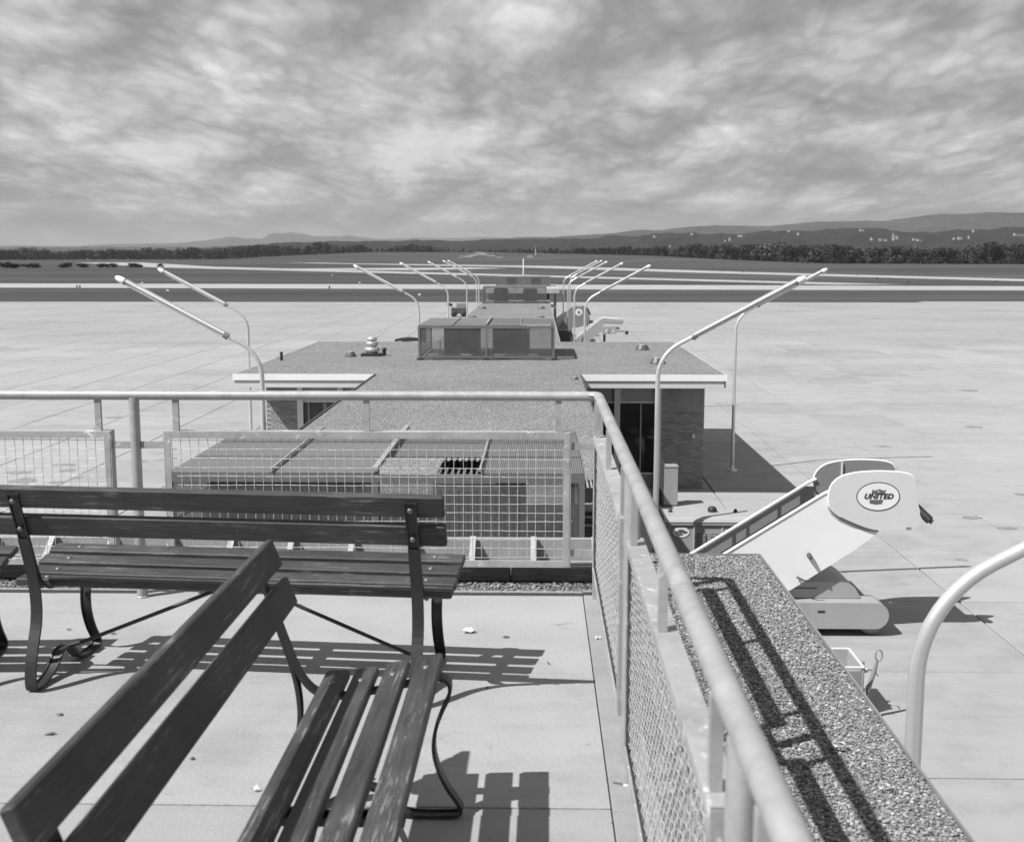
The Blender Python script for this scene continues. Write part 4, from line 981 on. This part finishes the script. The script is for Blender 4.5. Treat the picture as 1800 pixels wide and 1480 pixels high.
# ------------------------------------------------------------------ stair trucks
def curve_text(txt, size, mat, parent, loc, shear=.25, offset=.0, extrude=.002, name='lettering', sx=1):
    cu = bpy.data.curves.new(name, 'FONT'); cu.body = txt; cu.size = size; cu.shear = shear; cu.offset = offset; cu.extrude = extrude
    cu.align_x = 'CENTER'; cu.align_y = 'CENTER'; cu.space_character = 1.08
    tmp = bpy.data.objects.new('tmp', cu); COL.objects.link(tmp)
    dg = bpy.context.evaluated_depsgraph_get(); me = bpy.data.meshes.new_from_object(tmp.evaluated_get(dg)); bpy.data.objects.remove(tmp)
    me.materials.clear(); me.materials.append(mat)
    o = link(name, me, parent); o.location = loc; o.rotation_euler = (math.pi / 2, 0, 0); o.scale = (sx, 1, 1); return o
def emblem(parent, x, y, z, w, h, ring=True):
    """oval badge with lettering over a shield"""
    n = 40; e = lambda a, b: [(x + a * math.cos(2 * math.pi * k / n), z + b * math.sin(2 * math.pi * k / n)) for k in range(n)]
    bd = MB().prism_y(e(w, h), y - .004, y).build('badge', M['ink'], parent)
    MB().prism_y(e(w - .016 * w / .37, h - .016 * w / .37), y - .007, y - .0045).build('badge_face', M['white'], bd)
    k = w / .37
    top = [(-.115, .045), (.105, .045), (.125, .125), (.09, .105), (.05, .118), (.015, .135), (-.02, .118), (-.06, .105), (-.105, .125)]
    MB().prism_y([(x + a * k, z + b * k) for a, b in top], y - .0115, y - .0075).build('shield_top', M['inkgrey'], bd)
    bot = [(-.15, -.055), (.085, -.055), (.06, -.125), (-.01, -.13), (-.03, -.14), (-.055, -.13), (-.14, -.12)]
    MB().prism_y([(x + a * k, z + b * k) for a, b in bot], y - .0115, y - .0075).build('shield_bottom', M['inkgrey'], bd)
    MB().lathe((x + .0 * k, y - .012, z + .09 * k), [(.012 * k, 0), (.012 * k, .002)], 10, axis=(0, -1, 0)).build('star', M['white'], bd)
    curve_text('UNITED', .125 * k, M['ink'], bd, (x, y - .010, z + .001 * k), .30, .0048 * k, .002, sx=1.04)
NEARP = [(4.994, 2.772), (5.041, 2.927), (5.142, 3.035), (5.274, 3.097), (5.483, 3.14), (5.737, 3.16), (6.007, 3.158), (6.233, 3.139), (6.369, 3.101), (6.432, 3.04), (6.468, 2.902), (6.512, 2.625), (6.566, 2.44), (6.589, 2.331), (6.568, 2.238), (6.517, 2.191), (6.458, 2.176), (6.278, 2.147), (5.871, 2.142), (5.673, 2.179), (5.443, 2.264), (5.213, 2.371), (5.088, 2.464), (5.009, 2.572)]
def cr(poly, k=3):
    out = []; n = len(poly)
    for i in range(n):
        p0, p1_, p2_, p3_ = poly[i - 1], poly[i], poly[(i + 1) % n], poly[(i + 2) % n]
        for t in [j / k for j in range(k)]:
            f = lambda a, b, c, d: .5 * ((2 * b) + (-a + c) * t + (2 * a - 5 * b + 4 * c - d) * t * t + (-a + 3 * b - 3 * c + d) * t ** 3)
            out.append((f(p0[0], p1_[0], p2_[0], p3_[0]), f(p0[1], p1_[1], p2_[1], p3_[1])))
    return out
def stair_truck(label, loc, rz=0, big=True, scale=1.0):
    """mobile passenger stairs; local x to the right, origin on the ground at the truck's left rear"""
    t = thing('passenger_stairs', label, 'airport stairs', loc, rz, 'mobile passenger stairs')
    if scale != 1: t.scale = (scale,) * 3
    return t
ST = stair_truck('white mobile stairs whose oval badge and lettering face the deck, raised over the apron', (0, 0, 0))
Y0, Y1 = 19.8, 20.95
poly = cr(NEARP)
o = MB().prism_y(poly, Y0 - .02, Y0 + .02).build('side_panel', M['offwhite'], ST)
# bright rim round the upper edge of each side panel
def rim(poly_pts, y, closed=False, r=.02, mat='white'): return MB().tube([(x, y, z) for x, z in poly_pts], r, 8).build('edge_rim', M[mat], ST)
up = [p for p in cr(NEARP[:12] + NEARP[12:], 3)][:34]
rim([p for p in poly if True][-9:] + poly[:31], Y0 - .0)
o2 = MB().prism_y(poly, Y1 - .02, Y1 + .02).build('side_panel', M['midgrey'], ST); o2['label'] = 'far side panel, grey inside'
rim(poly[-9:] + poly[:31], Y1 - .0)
MB().box(5.48, 5.51, Y1 - .05, Y1 - .021, 2.3, 3.12).build('rib', M['offwhite'], ST)
MB().box(5.35, 6.45, Y0 + .13, Y1 - .021, 2.29, 2.34).build('platform', M['dark'], ST)
# thick underside of the near panel
MB().prism_y([(5.01, 2.60), (5.088, 2.464), (5.213, 2.371), (5.443, 2.264), (5.673, 2.179), (5.871, 2.142), (5.87, 2.10), (5.66, 2.12), (5.42, 2.19), (5.2, 2.29), (5.06, 2.40), (4.99, 2.52)], Y0 + .021, Y0 + .12).build('skirt', M['grey'], ST)
# sloping body
k = (2.76 - 1.76) / (4.965 - 3.403)
def line(x, x1=3.403, z1=1.762): return z1 + k * (x - x1)
sl = [(.9, line(.9)), (4.97, line(4.97) + .01), (5.03, 2.55), (5.35, 2.26), (5.75, 2.125), (5.876, 2.107), (5.70, 1.94), (5.40, 1.72), (4.423, 1.07), (3.2, .42), (2.2, .30), (.9, .30)]
def strip_wall(top, bot, xs, ya, yb):
    n = len(xs); vs = [(x, y, interp(x, f)) for y in (ya, yb) for f in (top, bot) for x in xs]; fs = []
    for i in range(n - 1):
        fs += [(i, i + 1, n + i + 1, n + i), (2 * n + i, 3 * n + i, 3 * n + i + 1, 2 * n + i + 1), (i, 2 * n + i, 2 * n + i + 1, i + 1), (n + i, n + i + 1, 3 * n + i + 1, 3 * n + i)]
    fs += [(0, n, 3 * n, 2 * n), (n - 1, 3 * n - 1, 4 * n - 1, 2 * n - 1)]
    b = MB().add(vs, fs); return b
tp = [(.9, line(.9)), (4.97, line(4.97) + .01), (5.03, 2.55), (5.35, 2.26), (5.75, 2.125), (5.876, 2.107)]
bt = [(.9, .30), (2.2, .30), (3.2, .42), (4.423, 1.07), (5.40, 1.72), (5.70, 1.94), (5.876, 2.10)]
xs_ = sorted({p[0] for p in tp + bt})
for a_, b_ in ((Y0 + .03, Y0 + .06), (Y1 - .06, Y1 - .03)):
    mm_ = strip_wall(tp, bt, xs_, a_, b_).mesh('body_side', M['white']); fix_normals(mm_); link('body_side', mm_, ST)
for y, dz in ((Y0 + .04, 0), (Y1 - .04, 0)):
    MB().tube([(.9, y, line(.9) + .03), (4.9, y, line(4.9) + .03), (4.99, y, line(4.99) + .02), (5.04, y, line(5.04) - .0)], .028, 8).build('handrail', M['white'], ST)
for (xa, za), (xb, zb) in zip(sl[3:10], sl[4:11]):
    MB().add([(xa, Y0 + .061, za), (xb, Y0 + .061, zb), (xb, Y1 - .061, zb), (xa, Y1 - .061, za)], [(0, 1, 2, 3)]).build('underside', M['offwhite'], ST)
# inner wall of the far side, its window strips
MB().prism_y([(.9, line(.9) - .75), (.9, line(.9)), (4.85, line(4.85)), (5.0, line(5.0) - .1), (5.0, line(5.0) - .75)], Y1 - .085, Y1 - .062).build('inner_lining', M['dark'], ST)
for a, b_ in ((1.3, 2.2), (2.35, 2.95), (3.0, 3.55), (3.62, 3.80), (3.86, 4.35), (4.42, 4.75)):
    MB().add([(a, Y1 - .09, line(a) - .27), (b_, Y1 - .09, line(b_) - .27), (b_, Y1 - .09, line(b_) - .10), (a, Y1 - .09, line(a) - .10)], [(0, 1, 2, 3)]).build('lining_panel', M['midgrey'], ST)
for s_ in range(14):
    x = 1.2 + s_ * .27; z = line(x) - .86; MB().box(x, x + .29, Y0 + .062, Y1 - .087, z - .03, z).build('step', M['midgrey'], ST)
ST.location = (0, 0, -.27); ST.scale = (1.04, 1.04, 1.04)      # overall size of the stairs
emblem(ST, 5.83, Y0 - .0215, 2.73, .37, .25)
MB().lathe((4.70, Y0 + .03, 1.69), [(.04, 0), (.045, .05), (.03, .12), (.022, .14)], 14, axis=(0, -1, -.2)).build('side_lamp', M['dark'], ST)
MB().box(6.33, 6.41, Y0 - .03, Y0 - .0205, 2.15, 2.20).build('bracket', M['midgrey'], ST)
# black roller bumper
MB().tube([(6.52, Y0 + .1, 2.52), (6.58, Y0 + .05, 2.46), (6.72, Y0 - .05, 2.32)], .075, 14).build('bumper', M['black'], ST)
MB().tube([(6.72, Y0 - .07, 2.32), (6.75, Y0 - .075, 2.30)], .045, 12).build('bumper_cap', M['dark'], ST)
# chassis
Yc0, Yc1 = 19.72, 21.15
ch = [(.8, .34)] + [(5.82 + .29 * math.sin(a), .57 - .29 * math.cos(a) + .02) for a in [math.pi * q / 10 for q in range(11)]] + [(5.62, .895), (5.58, .99), (.8, .99)]
ch = [(x, z if z > .3 else .3) for x, z in ch]
MB().prism_y([(.8, .405), (5.86, .405)] + [(5.86 + .232 * math.sin(math.pi * q / 12), .637 - .232 * math.cos(math.pi * q / 12)) for q in range(1, 12)] + [(5.75, .869), (.8, .869)], Yc0, Yc0 + .5).build('fender', M['grey'], ST)
MB().prism_y([(.8, .878), (5.55, .878), (5.66, .885), (5.56, 1.06), (5.45, 1.14), (5.32, 1.17), (.8, 1.17)], Yc0 + .25, Yc1).build('bonnet', M['grey'], ST)
MB().box(2.5, 4.9, Yc0 + .245, Yc0 + .249, 1.05, 1.065).build('trim_line', M['black'], ST)
MB().prism_y([(.8, .41), (5.9, .41), (5.95, .6), (5.8, .86), (.8, .86)], Yc0 + .502, Yc1).build('chassis', M['midgrey'], ST)
for y in (Yc0 + .06, Yc1 - .26):
    for x in (5.83, 1.7):
        w_ = MB().lathe((x, y + .02, .48), [(.15, 0), (.212, .03), (.220, .10), (.212, .17), (.15, .2)], 22, axis=(0, 1, 0)).build('wheel', M['midgrey'], ST)
        MB().lathe((x, y + .008, .48), [(.10, 0), (.09, .01)], 16, axis=(0, 1, 0)).build('rim', M['offwhite'], w_)
MB().box(4.86, 4.98, Yc0 - .01, Yc0 - .002, .70, .73).build('handle', M['black'], ST)
MB().tube([(4.5, 19.8, 1.3), (4.62, 19.7, 1.26), (4.72, 19.7, 1.28)], .02, 6).build('latch', M['dark'], ST)
# far stairs A
def far_stairs(label, x, y, mirror=False):
    t = thing('passenger_stairs', label, 'airport stairs', (x, y, 0), 0, 'mobile passenger stairs')
    return t
FS = far_stairs('far mobile stairs with a small oval badge, just beyond the right wing roof', 0, 80)
kk = (2.50 - 1.0) / (4.3 - 2.4)
ll = lambda x: 2.50 + kk * (x - 4.3)
for y in (0, 1.1):
    MB().prism_y([(1.2, max(.1, ll(1.2) - 1.0)), (1.2, ll(1.2)), (4.3, ll(4.3)), (4.55, 2.55), (4.4, 1.75), (3.4, .95), (2.4, .25)], y, y + .04).build('body_side', M['grey'], FS)
    MB().tube([(1.2, y + .02, ll(1.2) + .03), (4.3, y + .02, ll(4.3) + .03), (4.5, y + .02, 2.62), (5.85, y + .02, 2.50)], .03, 8).build('handrail', M['offwhite'], FS)
    MB().prism_y([(4.50, 2.25), (5.75, 2.22), (5.92, 2.36), (5.8, 2.52), (4.5, 2.58)], y - .02, y - .001).build('guard_panel', M['grey'], FS)
    MB().box(4.5, 5.8, y - .03, y - .021, 2.24, 2.28).build('guard_rail', M['dark'], FS)
MB().box(4.4, 5.6, .045, 1.095, 1.85, 1.95).build('platform', M['dark'], FS)
MB().prism_y([(4.4, 1.50), (5.35, 1.52), (5.45, 1.7), (5.35, 1.98), (4.4, 2.0)], -.02, .039).build('side_panel', M['grey'], FS)
emblem(FS, 4.92, -.022, 1.76, .34, .14)
MB().box(4.5, 4.66, .2, .3, 0, 1.6).build('leg', M['black'], FS); MB().tube([(5.4, .1, 1.72), (5.9, .1, 1.72), (6.05, .1, 1.66)], .05, 8).build('bumper_arm', M['midgrey'], FS); MB().lathe((6.0, .1, 1.64), [(.12, 0), (.13, .12), (.1, .2)], 12, axis=(1, 0, -.2)).build('bumper', M['black'], FS)
MB().box(1.2, 4.9, -.1, 1.3, .28, .62).build('chassis', M['midgrey'], FS)
for x in (1.9, 4.4):
    for y in (-.12, 1.12): MB().lathe((x, y, .3), [(.2, 0), (.3, .03), (.3, .17), (.2, .2)], 16, axis=(0, 1, 0)).build('wheel', M['black'], FS)
for s_ in range(9): MB().box(1.4 + s_ * .32, 1.75 + s_ * .32, .045, 1.095, ll(1.4 + s_ * .32) - .85, ll(1.4 + s_ * .32) - .81).build('step', M['midgrey'], FS)
FS2 = far_stairs('farthest mobile stairs with a rounded grey hood and round badge, behind the right-hand lamps', 0, 88)
body = cr([(1.6, .5), (1.7, 1.6), (2.1, 2.3), (2.6, 2.95), (3.2, 3.05), (3.75, 2.95), (3.9, 2.3), (3.95, 1.75), (3.4, 1.6), (2.9, 1.3), (3.3, .5)], 2)
for y in (0, 1.3): MB().prism_y(body, y, y + .05).build('hood_side', M['midgrey'], FS2)
MB().prism_y([(2.1, 2.3), (2.6, 2.93), (3.2, 3.03), (3.7, 2.94), (3.7, 2.86), (2.6, 2.85), (2.15, 2.25)], .052, 1.298).build('hood_top', M['grey'], FS2)
MB().lathe((3.1, -.001, 2.62), [(.26, 0), (.26, .02)], 22, axis=(0, -1, 0)).build('badge', M['white'], FS2); MB().lathe((3.1, -.022, 2.62), [(.12, 0), (.12, .01)], 18, axis=(0, -1, 0)).build('badge_centre', M['midgrey'], FS2)
MB().tube([(3.72, -.05, 2.95), (3.95, -.05, 2.45)], .06, 8).build('bumper', M['black'], FS2)
MB().tube([(3.85, -.05, 1.9), (4.15, -.05, 1.95)], .11, 8).build('bumper', M['black'], FS2)
MB().prism_y([(.6, .4), (.6, 1.5), (2.0, 2.6), (2.4, 2.7), (1.65, 1.5), (1.5, .4)], .3, 1.0).build('stair_side', M['white'], FS2)
MB().box(.7, 3.9, -.1, 1.5, .3, .9).build('chassis', M['grey'], FS2)
MB().box(2.6, 3.9, -.14, -.102, .9, 1.5).build('panel', M['offwhite'], FS2)
MB().tube([(3.75, -.1, 0.2), (3.75, -.1, 1.75)], .035, 6).build('leg', M['dark'], FS2)
for x in (1.2, 3.3):
    for y in (-.12, 1.32): MB().lathe((x, y, .3), [(.2, 0), (.3, .03), (.3, .17), (.2, .2)], 16, axis=(0, 1, 0)).build('wheel', M['black'], FS2)
# ------------------------------------------------------------------ ground power unit
M['hood'] = mat_plain('hood_paint', .31, .5, 0, .08, 2)
GP = thing('ground_power_unit', 'pale boxy ground power unit with louvres and a white oval badge, below the slanting stairs', 'ground power unit', (3.48, 23.3, 0))
MB().bbox(-.86, .86, 0, .88, .35, 1.43, .02).build('body', M['grey'], GP)
MB().prism_x([(-.03, 1.435), (-.04, 1.47), (.0, 1.52), (.10, 1.56), (.80, 1.56), (.88, 1.52), (.90, 1.435)], -.9, .9).build('hood', M['hood'], GP)
MB().box(-.9, .9, -.035, -.002, 1.405, 1.432).build('hood_lip', M['hood'], GP)
for x in (-.22, .02, .38, .62):
    lv = MB().box(x, x + .17, -.02, -.004, .75, 1.24).build('louvre_panel', M['midgrey'], GP)
    for q in range(9): MB().box(x + .01, x + .16, -.032, -.021, .77 + q * .05, .79 + q * .05).build('louvre', M['grey'], lv)
for x in (-.30, .27): MB().box(x, x + .02, -.014, -.002, .36, 1.40).build('door_seam', M['offwhite'], GP)
emblem(GP, -.555, -.003, 1.255, .18, .115)
for x in (-.72, .62): MB().lathe((x, .5, 1.555), [(.045, 0), (.04, .05), (.01, .08)], 10).build('lifting_eye', M['black'], GP)
MB().lathe((.15, .55, 1.556), [(.09, 0), (.10, .06), (.06, .11)], 12).build('exhaust_cap', M['black'], GP)
for x in (-.6, .6):
    for y in (.0, .95): MB().lathe((x, y, .26), [(.18, 0), (.26, .03), (.26, .16), (.18, .19)], 16, axis=(0, 1, 0)).build('wheel', M['black'], GP)
MB().tube([(-.86, .5, .4), (-1.5, .45, .35)], .03, 8).build('drawbar', M['dark'], GP)
# cabinet by the brick wall
CBN = thing('cabinet', 'tall pale metal cabinet standing before the right brick wall', 'cabinet', (3.66, 31.6, 0), rad(4))
MB().bbox(-.19, .2, 0, .35, .03, 1.08, .01).build('body', M['grey'], CBN)
MB().box(-.20, .21, -.012, .36, 1.083, 1.12).build('lid', M['grey'], CBN)
MB().box(-.24, -.192, .0, .36, 0, 1.2).build('side_door', M['dark'], CBN)
# baggage cart just beyond the roof edge
CT = thing('baggage_cart', 'pale open metal cart, tow bar standing up, half hidden by the roof edge', 'cart', (3.86, 17.0, 0))
xa, xb, ya, yb = -.7, .99, -.22, .62
MB().box(xa, xb, ya, yb, .36, .40).build('bed', M['grey'], CT)
MB().box(xb - .03, xb, ya, yb, .401, .76).build('end_board', M['grey'], CT); MB().box(xa, xa + .03, ya, yb, .401, .76).build('end_board', M['grey'], CT)
MB().box(xa + .031, xb - .031, yb - .03, yb, .401, .76).build('side', M['grey'], CT); MB().box(xa + .031, xb - .031, ya, ya + .03, .401, .70).build('side', M['midgrey'], CT)
for y in (ya, yb): MB().tube([(xa, y, .77), (xb, y, .77)], .018, 6).build('top_edge', M['offwhite'], CT)
MB().tube([(xb, ya, .77), (xb, yb, .77)], .018, 6).build('top_edge', M['offwhite'], CT)
MB().box(xb + .001, xb + .10, .10, .14, .30, .74).build('bracket', M['midgrey'], CT)
MB().tube([(xb, .02, .62), (1.10, -.02, .66)], .035, 8).build('arm', M['offwhite'], CT); MB().tube([(1.10, -.02, .66), (1.18, -.06, .68), (1.22, -.16, .62)], .010, 6).build('hook', M['dark'], CT)
MB().tube([(.95, -.30, .12), (.99, -.30, .30)], .040, 8).build('tow_bar_foot', M['black'], CT)
MB().tube([(.99, -.30, .30), (1.12, -.28, .72), (1.16, -.27, .88)], [.040, .036, .024], 8).build('tow_bar', M['midgrey'], CT)
MB().tube([(1.185 + .05 * math.sin(a), -.27, .975 - .085 * math.cos(a)) for a in [2 * math.pi * q / 14 for q in range(15)]], .012, 8, caps=False).build('tow_eye', M['midgrey'], CT)
MB().tube([(1.01, -.34, .40), (1.00, -.34, .52), (1.09, -.33, .62)], .012, 6).build('lever', M['black'], CT)
for x in (-.4, .75):
    for y in (ya - .02, yb - .12): MB().lathe((x, y, .2), [(.14, 0), (.2, .02), (.2, .1), (.14, .12)], 14, axis=(0, 1, 0)).build('wheel', M['black'], CT)
t = thing('pole_on_cart', 'thin pale rod leaning out past the roof edge above the cart', 'rod', (4.15, 18.6, 0)); MB().tube([(-.3, .6, .75), (.32, -.6, .78)], .02, 6).build('rod', M['white'], t); MB().tube([(.1, .1, .4), (.1, .1, 1.0)], .02, 6).build('stake', M['grey'], t)
# machines on the far left of the apron
t = thing('tow_tractor', 'small dark machine standing on the apron beyond the left lamps', 'tractor', (-8.9, 132, 0))
MB().bbox(-.8, .9, 0, 1.4, .35, 1.0, .03).build('body', M['dark'], t); MB().box(-.2, .8, .2, 1.2, 1.002, 1.5).build('engine_cover', M['midgrey'], t); MB().tube([(-1.3, .6, 1.5), (-.7, .6, 1.25)], .16, 8).build('boom', M['black'], t)
for x in (-.5, .6):
    for y in (-.1, 1.3): MB().lathe((x, y, .32), [(.2, 0), (.32, .03), (.32, .17), (.2, .2)], 14, axis=(0, 1, 0)).build('wheel', M['black'], t)
t = thing('ground_cable', 'black cable coil lying on the apron behind the left wing roof', 'cable', (-10.4, 93, 0))
MB().tube([(-.9, 0, .14), (-.5, .3, .22), (.2, .5, .3), (.9, .2, .24), (1.2, .2, .2), (.5, -.3, .2), (-.4, -.4, .14)], .10, 8).build('cable', M['black'], t); MB().bbox(.9, 1.5, 0, .6, .0, 1.3, .02).build('reel_box', M['dark'], t)
# things parked in the shade right of the far concourse
for k, (x, y, h, lab) in enumerate(((1.75, 70, 1.5, 'dark cart in the shade behind the right wing, nearest the wall'), (1.6, 78, 1.9, 'tall dark equipment box beside the far concourse wall'))):
    t = thing('equipment_cart', lab, 'cart', (x, y, 0), 0, 'dark carts beside the far concourse wall')
    MB().bbox(-.6, .6, 0, 1.6, .35, h, .04).build('body', M['dark'], t); MB().tube([(.6, .1, .5), (1.3, -.2, 1.0), (1.5, -.2, 1.6)], .05, 6).build('hose', M['black'], t)
    for xx in (-.4, .4): MB().lathe((xx, .1, .26), [(.18, 0), (.26, .03), (.26, .15), (.18, .18)], 14, axis=(0, -1, 0)).build('wheel', M['black'], t)
# ------------------------------------------------------------------ litter
def leaf_bit(x, y, s, rz, label, mat='leaflitter', nm='dead_leaf', cat='leaf', grp='dead leaves and twigs on the deck', z=ZD):
    b = MB(); r_ = random.Random(int(x * 1000)); n = 9 if mat != 'paper' else 17
    ring = [Vector((math.cos(2 * math.pi * k / n) * s * r_.uniform(.7, 1.1), math.sin(2 * math.pi * k / n) * s * .45 * r_.uniform(.6, 1.2), r_.uniform(.001, .008 if mat != 'paper' else .022))) for k in range(n)]
    b.add(ring + [Vector((0, 0, .010))], [(k, (k + 1) % n, n) for k in range(n)]); b.add([v + Vector((0, 0, -.0006)) for v in ring] + [Vector((0, 0, .009))], [((k + 1) % n, k, n) for k in range(n)])
    b.build(nm, M[mat], None, loc=(x, y, z + .001), rz=rz, label=label, cat=cat, group=grp)
leaf_bit(-.316, 5.317, .04, .2, 'crumpled white paper scrap on the deck right of the bench end', 'paper', 'paper_scrap', 'paper', None)
leaf_bit(-.14, 5.246, .018, .3, 'small dark leaf between the paper scrap and the railing'); leaf_bit(-2.211, 5.31, .014, 0, 'tiny dark leaf on the deck at the left picture edge')
leaf_bit(-1.837, 4.277, .016, .3, 'tiny leaf beside the left bench foot'); leaf_bit(-1.798, 4.10, .022, .2, 'dark leaf on the deck before the left bench foot')
leaf_bit(-1.503, 4.111, .012, 0, 'speck of leaf on open deck left of the near bench back'); leaf_bit(-1.21, 3.894, .014, .5, 'leaf seen through the gap in the near bench back')
leaf_bit(.285, 3.724, .03, -.3, 'dark curled leaf on the kerb strip below the railing'); leaf_bit(.281, 5.222, .018, .1, 'white paper speck on the kerb strip', 'paper', 'paper_scrap', 'paper', None)
leaf_bit(-1.98, 5.256, .016, .1, 'leaf near the front foot of the far bench'); leaf_bit(-.93, 3.65, .014, .1, 'pale scrap of paper on the deck under the near bench', 'paper', 'paper_scrap', 'paper', None)
for x, y in ((-1.55, 3.4), (-1.2, 3.2), (-.55, 3.75), (-.2, 4.6), (-.05, 3.3), (.05, 4.9), (-1.0, 5.5), (-1.6, 5.6)):
    leaf_bit(x, y, R.uniform(.006, .012), R.uniform(0, 3), 'tiny dark speck of leaf lying on the pale deck')
b = MB().tube([(.022 * math.cos(a), .014 * math.sin(a), .004 + .003 * math.sin(a)) for a in [2 * math.pi * q / 16 for q in range(17)]], .0035, 6, caps=False).build('pull_ring', M['alu'], None, loc=(1.094, 4.052, ZD + .006), label='shiny metal pull ring lying on the gravel roof edge', cat='ring')
b = MB().tube([(.020 * math.cos(a), .013 * math.sin(a), .004 + .003 * math.sin(a)) for a in [2 * math.pi * q / 16 for q in range(17)]], .003, 6, caps=False).build('pull_ring', M['alu'], None, loc=(1.16, 3.72, ZD + .004), label='second metal ring on the gravel, nearer the viewer and the roof edge', cat='ring')
